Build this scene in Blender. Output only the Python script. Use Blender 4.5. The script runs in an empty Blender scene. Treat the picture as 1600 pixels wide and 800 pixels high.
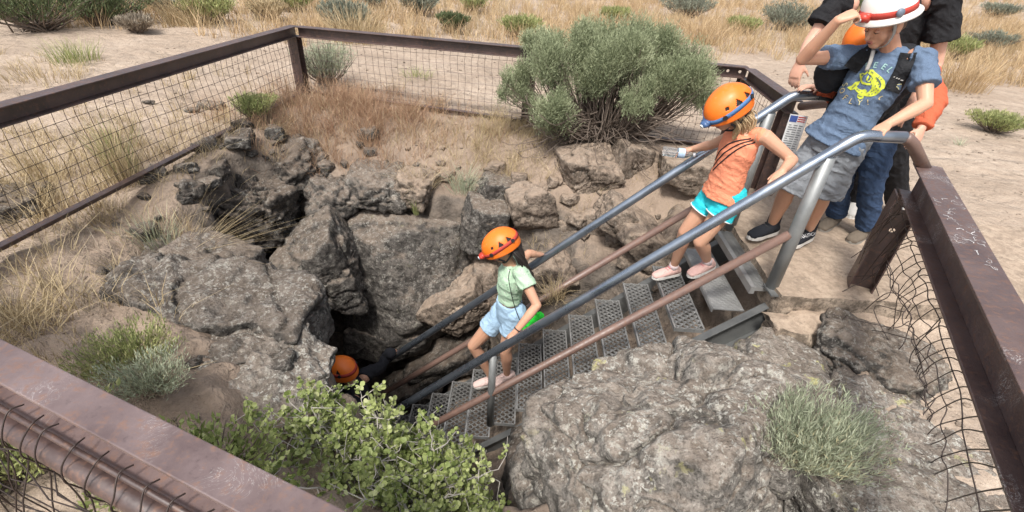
import bpy, bmesh, math, random
import numpy as np
from mathutils import Vector, Matrix, Quaternion
from mathutils.bvhtree import BVHTree

scene = bpy.context.scene
COL = scene.collection
R = math.radians

# ------------------------------------------------------------------ camera
CAM_H = 1.7
TH, RO, FPX = R(33.4), R(3.8), 760.0
_r = np.array([1, 0, 0.0]); _F = np.array([0, math.cos(TH), -math.sin(TH)]); _U0 = np.array([0, math.sin(TH), math.cos(TH)])
CX = math.cos(RO) * _r + math.sin(RO) * _U0
CU = -math.sin(RO) * _r + math.cos(RO) * _U0
cam_data = bpy.data.cameras.new('camera')
cam = bpy.data.objects.new('camera', cam_data); COL.objects.link(cam)
cam.matrix_world = Matrix(((CX[0], CU[0], -_F[0], 0), (CX[1], CU[1], -_F[1], 0), (CX[2], CU[2], -_F[2], CAM_H), (0, 0, 0, 1)))
cam_data.sensor_width = 36; cam_data.lens = FPX / 1600 * 36
cam_data.clip_start = 0.02; cam_data.clip_end = 2000
scene.camera = cam

# ------------------------------------------------------------------ sky, sun, exposure (bright thin overcast)
SUN_EL, SUN_AZ = R(58), R(200)          # azimuth clockwise from +Y
world = bpy.data.worlds.new('World'); scene.world = world; world.use_nodes = True
nt = world.node_tree; nt.nodes.clear()
wo = nt.nodes.new('ShaderNodeOutputWorld'); bg = nt.nodes.new('ShaderNodeBackground')
sky = nt.nodes.new('ShaderNodeTexSky'); sky.sky_type = 'NISHITA'; sky.sun_disc = False
sky.sun_elevation = SUN_EL; sky.sun_rotation = SUN_AZ; sky.dust_density = 4.0; sky.air_density = 1.0; sky.ozone_density = 1.0
hs = nt.nodes.new('ShaderNodeHueSaturation'); hs.inputs['Saturation'].default_value = 0.45
nt.links.new(sky.outputs[0], hs.inputs['Color']); nt.links.new(hs.outputs[0], bg.inputs['Color'])
bg.inputs['Strength'].default_value = 0.08
nt.links.new(bg.outputs[0], wo.inputs['Surface'])
sd = bpy.data.lights.new('sun', 'SUN'); sd.energy = 1.5; sd.angle = R(10); sd.color = (1.0, 0.955, 0.89)
sun = bpy.data.objects.new('sun', sd); COL.objects.link(sun)
_sdir = Vector((math.sin(SUN_AZ) * math.cos(SUN_EL), math.cos(SUN_AZ) * math.cos(SUN_EL), math.sin(SUN_EL)))
sun.rotation_euler = _sdir.to_track_quat('Z', 'Y').to_euler(); sun.location = (0, 0, 30)
scene.view_settings.view_transform = 'Standard'; scene.view_settings.look = 'None'
scene.view_settings.gamma = 1; scene.view_settings.use_curve_mapping = False
scene.view_settings.exposure = 1.36
scene.cycles.max_bounces = 6; scene.cycles.transparent_max_bounces = 8

# ------------------------------------------------------------------ helpers
def at(px, py, Y):
    """point on the vertical plane y=Y along a measured sight line of the site survey"""
    d = _F + (px - 800) / FPX * CX - (py - 400) / FPX * CU
    t = Y / d[1]; return np.array([0, 0, CAM_H]) + t * d
def to_px(p):
    v = np.asarray(p, float) - np.array([0, 0, CAM_H]); z = v @ _F; return 800 + FPX * (v @ CX) / z, 400 - FPX * (v @ CU) / z
def atz(px, py, z):
    d = _F + (px - 800) / FPX * CX - (py - 400) / FPX * CU
    t = (z - CAM_H) / d[2]; return np.array([0, 0, CAM_H]) + t * d

_rs = np.random.RandomState(7)
_PERM = _rs.permutation(256); _PERM = np.concatenate([_PERM, _PERM, _PERM])
_G = _rs.normal(size=(256, 3)); _G /= np.linalg.norm(_G, axis=1)[:, None]
def noise3(p):
    p = np.asarray(p, float); i = np.floor(p).astype(int); f = p - i; i &= 255
    u = f * f * f * (f * (f * 6 - 15) + 10); res = 0
    for dx in (0, 1):
        for dy in (0, 1):
            for dz in (0, 1):
                h = _PERM[_PERM[_PERM[(i[:, 0] + dx) & 255] + ((i[:, 1] + dy) & 255)] + ((i[:, 2] + dz) & 255)]
                g = _G[h]; d = f - np.array([dx, dy, dz])
                w = (u[:, 0] if dx else 1 - u[:, 0]) * (u[:, 1] if dy else 1 - u[:, 1]) * (u[:, 2] if dz else 1 - u[:, 2])
                res = res + w * (g * d).sum(1)
    return res * 1.6
def fbm(p, o=4, lac=2.03, gain=0.5):
    p = np.asarray(p, float); a = 1; s = 0
    for k in range(o):
        s = s + a * noise3(p + 17.3 * k); p = p * lac; a *= gain
    return s
def ridged(p, o=4):
    p = np.asarray(p, float); a = 1; s = 0
    for k in range(o):
        s = s + a * (1 - 2 * np.abs(noise3(p + 9.1 * k))); p = p * 2.1; a *= .5
    return s
def sstep(a, b, x):
    t = np.clip((x - a) / (b - a), 0, 1); return t * t * (3 - 2 * t)

def mesh_np(name, v, f, mats, parent=None, smooth=True, mat_idx=None, attrs=None):
    """one mesh object from numpy arrays; f is (n,3) or (n,4) or a list of such arrays"""
    v = np.asarray(v, np.float32).reshape(-1, 3)
    fs = f if isinstance(f, list) else [f]
    fs = [np.asarray(q, np.int32) for q in fs if len(q)]
    me = bpy.data.meshes.new(name)
    me.vertices.add(len(v)); me.vertices.foreach_set('co', v.ravel())
    nl = sum(q.size for q in fs); npoly = sum(len(q) for q in fs)
    me.loops.add(nl); me.polygons.add(npoly)
    me.loops.foreach_set('vertex_index', np.concatenate([q.ravel() for q in fs]))
    tot = np.concatenate([np.full(len(q), q.shape[1], np.int32) for q in fs])
    me.polygons.foreach_set('loop_start', np.concatenate([[0], np.cumsum(tot)[:-1]]).astype(np.int32))
    me.polygons.foreach_set('loop_total', tot)
    if mat_idx is not None: me.polygons.foreach_set('material_index', np.asarray(mat_idx, np.int32))
    me.polygons.foreach_set('use_smooth', np.full(npoly, smooth))
    for m in (mats if isinstance(mats, (list, tuple)) else [mats]): me.materials.append(m)
    if attrs:
        for an, av in attrs.items():
            av = np.asarray(av, np.float32)
            if av.ndim == 1:
                a = me.attributes.new(an, 'FLOAT', 'POINT'); a.data.foreach_set('value', av)
            else:
                a = me.attributes.new(an, 'FLOAT_COLOR', 'POINT')
                a.data.foreach_set('color', np.concatenate([av, np.ones((len(av), 1), np.float32)], 1).ravel())
    me.update(calc_edges=True); me.validate()
    o = bpy.data.objects.new(name, me); COL.objects.link(o)
    if parent is not None: set_parent(o, parent)
    return o
def set_parent(o, p):
    o.parent = p
    def wm(q):
        m = q.matrix_basis.copy()
        return m if q.parent is None else wm(q.parent) @ q.matrix_parent_inverse @ m
    o.matrix_parent_inverse = wm(p).inverted()
def tag(o, label=None, cat=None, group=None, kind=None):
    if label: o['label'] = label
    if cat: o['category'] = cat
    if group: o['group'] = group
    if kind: o['kind'] = kind
    return o
def empty(name, loc, label, cat, group=None):
    o = bpy.data.objects.new(name, None); COL.objects.link(o); o.location = loc; o.empty_display_size = .1
    return tag(o, label, cat, group)

class MB:
    """collects quads / tris and links them as ONE mesh"""
    def __init__(s): s.v = []; s.q = []; s.t = []; s.n = 0
    def add(s, v, q=(), t=()):
        v = np.asarray(v, float).reshape(-1, 3); s.v.append(v)
        if len(q): s.q.append(np.asarray(q, int).reshape(-1, 4) + s.n)
        if len(t): s.t.append(np.asarray(t, int).reshape(-1, 3) + s.n)
        s.n += len(v)
    def box(s, c, size, rot=None):
        x, y, z = np.array(size) / 2
        v = np.array([[-x, -y, -z], [x, -y, -z], [x, y, -z], [-x, y, -z], [-x, -y, z], [x, -y, z], [x, y, z], [-x, y, z]])
        if rot is not None: v = v @ np.asarray(rot).T
        s.add(v + np.asarray(c), [[0, 3, 2, 1], [4, 5, 6, 7], [0, 1, 5, 4], [1, 2, 6, 5], [2, 3, 7, 6], [3, 0, 4, 7]])
    def tube(s, path, rad, n=8, caps=True, up=None, ell=None):
        """swept ring; rad scalar or list; ell = list of (ra, rb) with `up` giving the ra axis"""
        P = np.asarray(path, float); k = len(P)
        T = np.zeros_like(P); T[1:-1] = P[2:] - P[:-2]; T[0] = P[1] - P[0]; T[-1] = P[-1] - P[-2]
        T /= np.maximum(np.linalg.norm(T, axis=1), 1e-9)[:, None]
        if up is None:
            a = np.array([0, 0, 1.0]) if abs(T[0][2]) < .9 else np.array([1.0, 0, 0])
        else: a = np.asarray(up, float)
        N = []; 
        cur = a - T[0] * (a @ T[0]); cur /= np.linalg.norm(cur)
        for i in range(k):
            cur = cur - T[i] * (cur @ T[i]); cur /= max(np.linalg.norm(cur), 1e-9); N.append(cur)
        N = np.array(N); B = np.cross(T, N)
        if ell is None:
            rr = np.broadcast_to(np.asarray(rad, float), (k,)); ra = rb = rr
        else:
            ell = np.asarray(ell, float); ra, rb = ell[:, 0], ell[:, 1]
        an = np.linspace(0, 2 * np.pi, n, endpoint=False)
        v = P[:, None, :] + ra[:, None, None] * np.cos(an)[None, :, None] * N[:, None, :] + rb[:, None, None] * np.sin(an)[None, :, None] * B[:, None, :]
        v = v.reshape(-1, 3)
        i = np.arange(k - 1)[:, None] * n; j = np.arange(n)[None, :]; j2 = (j + 1) % n
        q = np.stack([i + j, i + j2, i + n + j2, i + n + j], -1).reshape(-1, 4)
        t = []
        if caps:
            v = np.concatenate([v, P[:1], P[-1:]]); c0, c1 = k * n, k * n + 1
            jj = np.arange(n); t = np.concatenate([np.stack([np.full(n, c0), (jj + 1) % n, jj], 1),
                                                   np.stack([np.full(n, c1), (k - 1) * n + jj, (k - 1) * n + (jj + 1) % n], 1)])
        s.add(v, q, t)
    def extrude(s, prof, p0, p1, side, up, caps=True):
        """closed 2-D profile (u along side, w along up) swept p0->p1"""
        prof = np.asarray(prof, float); n = len(prof)
        side = np.asarray(side, float); up = np.asarray(up, float)
        o = prof[:, :1] * side + prof[:, 1:] * up
        v = np.concatenate([o + np.asarray(p0), o + np.asarray(p1)])
        j = np.arange(n); j2 = (j + 1) % n
        s.add(v, np.stack([j, j2, n + j2, n + j], 1))
        s.fan = None
    def quads(s, v4):
        v4 = np.asarray(v4, float).reshape(-1, 4, 3); m = len(v4)
        s.add(v4.reshape(-1, 3), np.arange(4 * m).reshape(-1, 4))
    def ellipsoid(s, c, r, rot=None, nu=16, nv=10):
        th = np.linspace(0, np.pi, nv + 1)[1:-1]; ph = np.linspace(0, 2 * np.pi, nu, endpoint=False)
        v = np.stack([np.sin(th)[:, None] * np.cos(ph), np.sin(th)[:, None] * np.sin(ph), np.cos(th)[:, None] + 0 * ph], -1).reshape(-1, 3)
        v = np.concatenate([v, [[0, 0, 1], [0, 0, -1]]]) * np.asarray(r)
        if rot is not None: v = v @ np.asarray(rot).T
        k = nv - 1; i = np.arange(k - 1)[:, None] * nu; j = np.arange(nu); j2 = (j + 1) % nu
        q = np.stack([i + j, i + nu + j, i + nu + j2, i + j2 + 0 * i], -1).reshape(-1, 4)
        t = np.concatenate([np.stack([np.full(nu, k * nu), j, j2], 1), np.stack([np.full(nu, k * nu + 1), (k - 1) * nu + j2, (k - 1) * nu + j], 1)])
        s.add(v + np.asarray(c), q, t)
    def arrays(s):
        v = np.concatenate(s.v); f = []
        if s.q: f.append(np.concatenate(s.q))
        if s.t: f.append(np.concatenate(s.t))
        return v, f
    def build(s, name, mat, parent=None, smooth=False, bevel=0):
        v, f = s.arrays(); o = mesh_np(name, v, f, mat, parent, smooth)
        if bevel: bevel_mesh(o, bevel)
        return o
def bevel_mesh(o, w, seg=2):
    bm = bmesh.new(); bm.from_mesh(o.data)
    bmesh.ops.remove_doubles(bm, verts=bm.verts, dist=1e-5)
    es = [e for e in bm.edges if len(e.link_faces) == 2 and e.calc_face_angle(0) > .5]
    bmesh.ops.bevel(bm, geom=es, offset=w, segments=seg, affect='EDGES', profile=.5)
    bmesh.ops.recalc_face_normals(bm, faces=bm.faces)
    bm.to_mesh(o.data); bm.free()
def unit(v): v = np.asarray(v, float); return v / np.linalg.norm(v)
def smooth_path(pts, n=8):
    """Catmull-Rom through pts"""
    P = np.asarray(pts, float); P = np.concatenate([2 * P[:1] - P[1:2], P, 2 * P[-1:] - P[-2:-1]]); out = []
    for i in range(1, len(P) - 2):
        t = np.linspace(0, 1, n, endpoint=False)[:, None]
        a, b, c, d = P[i - 1], P[i], P[i + 1], P[i + 2]
        out.append(.5 * ((2 * b) + (-a + c) * t + (2 * a - 5 * b + 4 * c - d) * t ** 2 + (-a + 3 * b - 3 * c + d) * t ** 3))
    out.append(P[-2:-1]); return np.concatenate(out)

# ------------------------------------------------------------------ materials
class NT:
    def __init__(s, name):
        s.m = bpy.data.materials.new(name); s.m.use_nodes = True; s.t = s.m.node_tree
        s.b = s.t.nodes['Principled BSDF']
    def n(s, typ, **kw):
        nd = s.t.nodes.new(typ)
        for k, v in kw.items():
            if k in nd.inputs.keys(): nd.inputs[k].default_value = v
            else: setattr(nd, k, v)
        return nd
    def l(s, a, b): s.t.links.new(a, b)
    def pos(s): return s.n('ShaderNodeNewGeometry').outputs['Position']
    def obj(s): return s.n('ShaderNodeTexCoord').outputs['Object']
    def noise(s, vec, scale, detail=4, rough=.55, dist=0):
        nd = s.n('ShaderNodeTexNoise', Scale=scale, Detail=detail, Roughness=rough, Distortion=dist); s.l(vec, nd.inputs['Vector']); return nd
    def vor(s, vec, scale, feature='F1', rnd=1):
        nd = s.n('ShaderNodeTexVoronoi', Scale=scale, Randomness=rnd, feature=feature); s.l(vec, nd.inputs['Vector']); return nd
    def ramp(s, fac, stops, interp='LINEAR'):
        nd = s.n('ShaderNodeValToRGB'); cr = nd.color_ramp; cr.interpolation = interp
        while len(cr.elements) < len(stops): cr.elements.new(.5)
        for e, (p, c) in zip(cr.elements, stops):
            e.position = p; e.color = (*c, 1) if isinstance(c, (tuple, list)) else (c, c, c, 1)
        s.l(fac, nd.inputs[0]); return nd.outputs[0]
    def mix(s, fac, a, b, mode='MIX'):
        nd = s.n('ShaderNodeMix', data_type='RGBA', blend_type=mode)
        for sk, v in ((nd.inputs[0], fac), (nd.inputs[6], a), (nd.inputs[7], b)):
            if hasattr(v, 'is_linked') or hasattr(v, 'links'): s.l(v, sk)
            elif isinstance(v, (tuple, list)): sk.default_value = (*v, 1)
            else: sk.default_value = v
        return nd.outputs[2]
    def math(s, op, a, b=0.0, clamp=False):
        nd = s.n('ShaderNodeMath', operation=op, use_clamp=clamp)
        for i, v in ((0, a), (1, b)):
            if hasattr(v, 'links'): s.l(v, nd.inputs[i])
            else: nd.inputs[i].default_value = v
        return nd.outputs[0]
    def attr(s, name): return s.n('ShaderNodeAttribute', attribute_name=name)
    def bump(s, h, strength=.5, dist=.01, prev=None):
        nd = s.n('ShaderNodeBump', Strength=strength, Distance=dist); s.l(h, nd.inputs['Height'])
        if prev is not None: s.l(prev, nd.inputs['Normal'])
        return nd.outputs[0]
    def done(s, col=None, rough=None, normal=None, **kw):
        for k, v in (('Base Color', col), ('Roughness', rough), ('Normal', normal)):
            if v is None: continue
            if hasattr(v, 'links'): s.l(v, s.b.inputs[k])
            elif isinstance(v, (tuple, list)): s.b.inputs[k].default_value = (*v, 1)
            else: s.b.inputs[k].default_value = v
        for k, v in kw.items(): s.b.inputs[k.replace('_', ' ')].default_value = v
        return s.m

def simple(name, col, rough=.6, var=.12, scale=30, bump=0, metallic=0, spec=.5, **kw):
    t = NT(name); p = t.obj(); n = t.noise(p, scale, 3)
    c = t.mix(n.outputs[0], tuple(x * (1 - var) for x in col), tuple(min(1, x * (1 + var)) for x in col))
    nm = t.bump(t.noise(p, scale * 3, 3).outputs[0], bump, .004) if bump else None
    kk = {'Metallic': metallic, 'Specular IOR Level': spec}; kk.update(kw)
    return t.done(c, rough, nm, **kk)

def m_ground():
    t = NT('sandy_dirt'); p = t.pos()
    a = t.noise(p, 1.1, 6, .6).outputs[0]; b = t.noise(p, 9, 5, .62).outputs[0]; c = t.noise(p, 60, 4, .6).outputs[0]
    col = t.ramp(a, [(.32, (.33, .26, .2)), (.5, (.42, .335, .262)), (.68, (.5, .41, .325))])
    col = t.mix(t.ramp(b, [(.38, 0), (.62, 1)]), col, (.28, .215, .165), 'MIX')
    col = t.mix(.55, col, t.ramp(a, [(.3, (.36, .285, .22)), (.7, (.5, .41, .33))]))
    v = t.vor(p, 34); peb = t.ramp(v.outputs['Distance'], [(.12, 1), (.2, 0)])
    pm = t.math('MULTIPLY', peb, t.ramp(t.noise(p, 5, 3).outputs[0], [(.5, 0), (.62, .8)]))
    col = t.mix(pm, col, t.mix(v.outputs['Color'], (.25, .2, .16), (.6, .5, .4)))
    col = t.mix(t.ramp(c, [(.3, .35), (.55, 0)]), col, (.24, .17, .12))
    col = t.mix(t.math('MULTIPLY', t.attr('soil').outputs['Fac'], t.ramp(b, [(.3, .85), (.7, .5)])), col, t.ramp(a, [(.3, (.2, .15, .115)), (.7, (.33, .255, .195))]))
    # exposed basalt where the attribute says the surface is rock
    ra = t.attr('rocky').outputs['Fac']
    rn = t.noise(p, 7, 6, .65).outputs[0]
    rock = t.ramp(rn, [(.3, (.075, .066, .058)), (.5, (.15, .128, .108)), (.7, (.26, .215, .175))])
    nz = t.n('ShaderNodeSeparateXYZ'); t.l(t.n('ShaderNodeNewGeometry').outputs['Normal'], nz.inputs[0])
    mask = t.math('MULTIPLY', ra, t.ramp(t.math('ADD', nz.outputs[2], t.math('MULTIPLY', t.math('SUBTRACT', rn, .5), .9)), [(.55, 1), (.85, .25)]))
    col = t.mix(mask, col, rock)
    nm = t.bump(c, .7, .014); nm = t.bump(b, .7, .05, nm); nm = t.bump(t.noise(p, 4.2, 2, .5, .4).outputs[0], .6, .11, nm); nm = t.bump(t.vor(p, 3.1, 'SMOOTH_F1').outputs['Distance'], .5, .05, nm); nm = t.bump(pm, .6, .006, nm)
    return t.done(col, .95, nm, Specular_IOR_Level=.15)
def m_rock(name, base, light, lichen=.3, dust=.5, yellow=.2, dustcol=(.43, .33, .25), scale=1.0, rough_bump=1.0):
    t = NT(name); p = t.pos()
    n1 = t.noise(p, 2.6 * scale, 7, .62).outputs[0]; n2 = t.noise(p, 14 * scale, 6, .65).outputs[0]; n3 = t.noise(p, 70, 4, .6).outputs[0]
    col = t.ramp(n1, [(.3, tuple(.62 * c for c in base)), (.5, base), (.7, light)])
    col = t.mix(t.ramp(n2, [(.4, .8), (.56, 0)]), col, tuple(.34 * c for c in base))
    n4 = t.noise(p, 32 * scale, 5, .7).outputs[0]
    col = t.mix(t.ramp(n4, [(.37, .85), (.49, 0)]), col, tuple(.3 * c for c in base)); col = t.mix(t.ramp(n4, [(.56, 0), (.7, .5)]), col, tuple(min(1, 1.5 * c) for c in light))
    # pits (vesicles)
    v = t.vor(p, 55 * scale); pit = t.ramp(v.outputs['Distance'], [(.1, 1), (.3, 0)])
    pit = t.math('MULTIPLY', pit, t.ramp(t.noise(p, 4, 3).outputs[0], [(.4, 0), (.6, 1)]))
    col = t.mix(t.math('MULTIPLY', pit, .6), col, tuple(.25 * c for c in base))
    g = t.n('ShaderNodeNewGeometry'); nz = t.n('ShaderNodeSeparateXYZ'); t.l(g.outputs['Normal'], nz.inputs[0])
    if dust:
        d = t.math('ADD', nz.outputs[2], t.math('MULTIPLY', t.math('SUBTRACT', t.noise(p, 5, 6, .65).outputs[0], .5), 1.6))
        col = t.mix(t.ramp(d, [(.45, 0), (1.15, dust)]), col, dustcol)
    if lichen:
        lv = t.vor(t.mix(.1, p, t.noise(p, 40, 3).outputs['Color'], 'ADD'), 26); ln = t.noise(p, 3.2, 4, .6).outputs[0]
        sp = t.math('MULTIPLY', t.ramp(lv.outputs['Distance'], [(.2, 1), (.42, 0)]), t.ramp(t.math('ADD', ln, t.math('MULTIPLY', nz.outputs[2], .12)), [(.47, 0), (.62, 1)]))
        col = t.mix(t.math('MULTIPLY', sp, lichen), col, t.mix(t.ramp(n3, [(.4, 0), (.6, 1)]), (.42, .41, .37), (.6, .58, .52)))
        lb = t.math('MULTIPLY', t.ramp(t.noise(p, 22, 5, .7).outputs[0], [(.56, 0), (.62, 1)]), t.ramp(t.noise(p, 3.0, 2).outputs[0], [(.4, 0), (.6, 1)]))
        col = t.mix(t.math('MULTIPLY', lb, lichen), col, (.5, .48, .42))
        yb = t.math('MULTIPLY', t.ramp(t.noise(p, 11, 5, .65).outputs[0], [(.6, 0), (.66, 1)]), t.ramp(t.noise(p, 2.2, 2).outputs[0], [(.5, 0), (.6, 1)]))
        col = t.mix(t.math('MULTIPLY', yb, yellow), col, (.5, .47, .2))
    nm = t.bump(n2, .8 * rough_bump, .04); nm = t.bump(n4, .7 * rough_bump, .018, nm); nm = t.bump(n3, .6 * rough_bump, .008, nm); nm = t.bump(t.math('SUBTRACT', 1.0, pit), .5 * rough_bump, .006, nm)
    return t.done(col, .93, nm, Specular_IOR_Level=.2)
def m_rust(name, base=(.04, .025, .022), light=(.105, .066, .06), scr=0.0, rough=.42):
    t = NT(name); p = t.pos(); n1 = t.noise(p, 6, 5, .6).outputs[0]; n2 = t.noise(p, 45, 5, .65).outputs[0]
    col = t.ramp(n1, [(.3, base), (.7, light)])
    col = t.mix(t.ramp(n2, [(.52, 0), (.7, .7)]), col, (.2, .1, .06))
    col = t.mix(t.ramp(n2, [(.2, .6), (.4, 0)]), col, (.03, .022, .02))
    if scr:
        w = t.noise(t.mix(.35, p, t.noise(p, 4, 2).outputs['Color'], 'ADD'), 20, 3, .7, 2.5).outputs[0]
        ss = t.math('MULTIPLY', t.ramp(w, [(.485, 0), (.497, 1), (.503, 1), (.515, 0)]), t.ramp(t.noise(p, 3.1, 2).outputs[0], [(.54, 0), (.6, 1)]))
        col = t.mix(t.math('MULTIPLY', ss, scr), col, (.62, .6, .58))
    r = t.ramp(n2, [(.3, rough - .12), (.7, rough + .2)])
    nm = t.bump(n2, .3, .003)
    return t.done(col, r, nm, Specular_IOR_Level=.85)
def m_galv(name, col=(.2, .23, .27), rough=.32, metallic=.75, worn=(.42, .45, .48)):
    t = NT(name); p = t.pos(); n1 = t.noise(p, 8, 4, .6).outputs[0]; n2 = t.noise(p, 70, 4, .6).outputs[0]
    c = t.ramp(n1, [(.3, col), (.85, worn)]); c = t.mix(t.ramp(n2, [(.62, 0), (.85, .1)]), c, tuple(.6 * x for x in col))
    r = t.ramp(n1, [(.3, rough - .06), (.7, rough + .14)])
    return t.done(c, r, t.bump(n1, .08, .003), Metallic=metallic)
def m_leaf(name, c0, c1, rough=.6, trans=.0, dry=None):
    t = NT(name); a = t.attr('tint').outputs['Fac']
    stops = [(0, c0), (1, c1)] if dry is None else [(0, c0), (.8, c1), (1, dry)]
    col = t.ramp(a, stops)
    t.b.inputs['Specular IOR Level'].default_value = .25
    m = t.done(col, rough)
    if trans:
        tr = t.n('ShaderNodeBsdfTranslucent'); t.l(col, tr.inputs['Color']); mx = t.n('ShaderNodeMixShader'); mx.inputs[0].default_value = trans
        out = t.t.nodes['Material Output']; t.l(t.b.outputs[0], mx.inputs[1]); t.l(tr.outputs[0], mx.inputs[2]); t.l(mx.outputs[0], out.inputs['Surface'])
    return m

M = {
    'ground': m_ground(),
    'basalt': m_rock('grey_basalt', (.115, .105, .095), (.205, .182, .158), .35, .32, .1),
    'grey_lava': m_rock('grey_lava', (.135, .124, .113), (.24, .22, .196), .5, .22, .1, rough_bump=1.3),
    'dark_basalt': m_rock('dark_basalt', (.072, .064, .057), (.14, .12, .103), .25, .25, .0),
    'tan_rock': m_rock('tan_rock', (.27, .215, .17), (.38, .31, .245), .15, .55, .0),
    'lichen_rock': m_rock('lichen_rock', (.265, .245, .22), (.44, .405, .36), .95, .3, .75, rough_bump=1.35),
    'rust': m_rust('rusted_steel'), 'rust_scratched': m_rust('scratched_rusted_steel', (.07, .042, .038), (.13, .085, .075), .9, .42),
    'rust_near': m_rust('weathered_sky_tinted_steel', (.105, .07, .067), (.2, .147, .142), .3, .4),  # rust and paint tone, with sky reflection also lightened into the colour
    'rust_pipe': m_rust('brown_pipe', (.13, .078, .062), (.2, .125, .1), 0, .48),
    'galv': m_galv('blue_grey_pipe', (.27, .315, .38), .26, .85, (.42, .47, .53)),
    'galv_old': m_galv('weathered_galvanised', (.23, .24, .24), .5, .5, (.36, .37, .37)),
    'tread': m_galv('tread_steel', (.3, .3, .295), .4, .6, (.5, .5, .49)),
    'stringer': m_galv('stringer_steel', (.12, .125, .125), .5, .4, (.22, .225, .22)),
    'wire': simple('wire_dark', (.06, .045, .04), .5, .3, 40, 0, .5),
    'concrete': m_rock('dusty_concrete', (.36, .29, .225), (.46, .375, .29), 0, .5, 0, (.47, .36, .27), 1.0, .35),
}
# ------------------------------------------------------------------ terrain
PIT = np.array([(1.5, 2.40), (1.0, 2.2), (.45, 1.75), (.2, 1.25), (-.1, 1.2), (-.5, 1.45), (-1.0, 1.8), (-1.5, 2.3), (-2.1, 2.75), (-2.55, 3.35), (-2.15, 4.1), (-1.2, 4.2), (-.3, 4.12), (.35, 3.9), (1.0, 3.55), (1.52, 3.24)])
def poly_sd(px, py, poly):
    d = np.full(px.shape, 1e9); ins = np.zeros(px.shape, bool); n = len(poly)
    for i in range(n):
        a = poly[i]; b = poly[(i + 1) % n]; e = b - a
        wx, wy = px - a[0], py - a[1]; t = np.clip((wx * e[0] + wy * e[1]) / (e @ e), 0, 1)
        d = np.minimum(d, np.hypot(wx - t * e[0], wy - t * e[1]))
        c = ((a[1] <= py) != (b[1] <= py)) & (px < (e[0]) * (py - a[1]) / (e[1] if e[1] else 1e-9) + a[0]); ins ^= c
    return np.where(ins, d, -d)
def ground_parts(x, y):
    x = np.asarray(x, float); y = np.asarray(y, float); sh = x.shape; x = x.ravel(); y = y.ravel()
    p = np.stack([x, y, 0 * x], 1)
    far = sstep(6, 30, np.hypot(x, y))
    base = .035 * fbm(p * .9, 4) + .012 * fbm(p * 6, 3) * (1 - far) + .16 * far * fbm(p * .12 + 5, 3)
    base = base + .11 * sstep(.5, -2.6, x) * sstep(2.0, 5.0, y)
    base = base + .35 * sstep(8, 26, y) * sstep(3, -8, x)
    # lower, rougher apron in front of the landing slab; tread of the flat path to its right
    apron = sstep(2.42, 2.28, y) * sstep(1.3, 1.6, x) * sstep(6.0, 4.0, x)
    base = base * (1 - .7 * sstep(1.4, 1.8, x) * sstep(2.3, 2.4, y) * sstep(3.8, 3.5, y) * sstep(5, 4, x)) - .13 * apron
    warp = .12 * fbm(p * 1.7 + 3, 3) + .05 * fbm(p * 6 + 1, 2)
    sd = poly_sd(x, y, PIT) + warp * sstep(1.45, 1.1, x)
    # banks falling towards the pit
    bank_l = .42 * sstep(5.0, 4.1, y) * sstep(-2.5, -1.9, x) * sstep(.5, -.2, x)
    bank_r = .6 * sstep(4.6, 3.5, y) * sstep(-.1, .5, x) * sstep(1.95, 1.45, x)
    bank_w = (.14 * sstep(-1.4, -.3, sd) + .25 * sstep(-.6, 0, sd) - .07 * ridged(p * 2.1, 3) * sstep(-1.6, -1.0, sd)) * sstep(3.2, 2.4, y) * sstep(.3, -.3, x) + .42 * sstep(-.35, .2, x) * sstep(1.9, 1.5, x) * sstep(2.5, 2.2, y) * sstep(.1, .5, y)
    inside = sstep(-.4, .05, sd + .2)
    z = base - (bank_l + bank_r) * sstep(1.9, 2.6, y) - bank_w
    floor = np.clip(.909 * (x - 1.5) - .42, -3.6, 5) - 3.2 * sstep(-.5, -1.3, x) + .08 * fbm(p * 3, 3)
    w = .22 + .3 * sstep(3.2, 3.6, y) * sstep(-.2, .8, x) + .12 * sstep(3.4, 3.8, y)
    k = sstep(0, 1, sd / w)
    z2 = z * (1 - k) + np.minimum(floor, z) * k
    # shelves on the wall
    z2 = z2 + (k * (1 - k)) * .9 * fbm(np.stack([x * 2.2, y * 2.2, z2 * 2], 1), 3)
    rocky = np.clip(sstep(-.32, .05, sd) * .95 + .8 * sstep(.25, .6, fbm(p * 1.3 + 2, 3)) * sstep(-1.2, -.4, sd) * sstep(3.3, 2.2, y), 0, 1)
    return z2.reshape(sh), rocky.reshape(sh), sd.reshape(sh)
def gz(x, y): return ground_parts(np.atleast_1d(x), np.atleast_1d(y))[0]

def axis(lo, hi, step, far, g=1.13):
    a = list(np.arange(lo, hi, step)); s = step; x = a[-1]
    while x < far: s *= g; x += s; a.append(x)
    s = step; x = a[0]
    while x > -far: s *= g; x -= s; a.insert(0, x)
    return np.array(a)
gx = axis(-3.6, 3.4, .026, 600); gy = axis(.2, 6.2, .026, 600)
XX, YY = np.meshgrid(gx, gy); ZZ, RK, SD = ground_parts(XX, YY)
ny, nx = XX.shape; ii = np.arange(ny - 1)[:, None] * nx + np.arange(nx - 1)[None, :]
ground = mesh_np('ground', np.stack([XX, YY, ZZ], -1).reshape(-1, 3), np.stack([ii, ii + 1, ii + nx + 1, ii + nx], -1).reshape(-1, 4), M['ground'], attrs={'rocky': RK.ravel(), 'soil': sstep(-.15, .25, poly_sd(XX.ravel(), YY.ravel(), np.array([(-2.93, 1.44), (-2.42, 5.43), (2.09, 4.86), (1.75, 3.6), (1.6, 2.4), (1.9, 1.9), (.95, -.02)])))})
tag(ground, 'pale sandy dirt ground falling into a rocky pit', None, None, 'structure')

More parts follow.
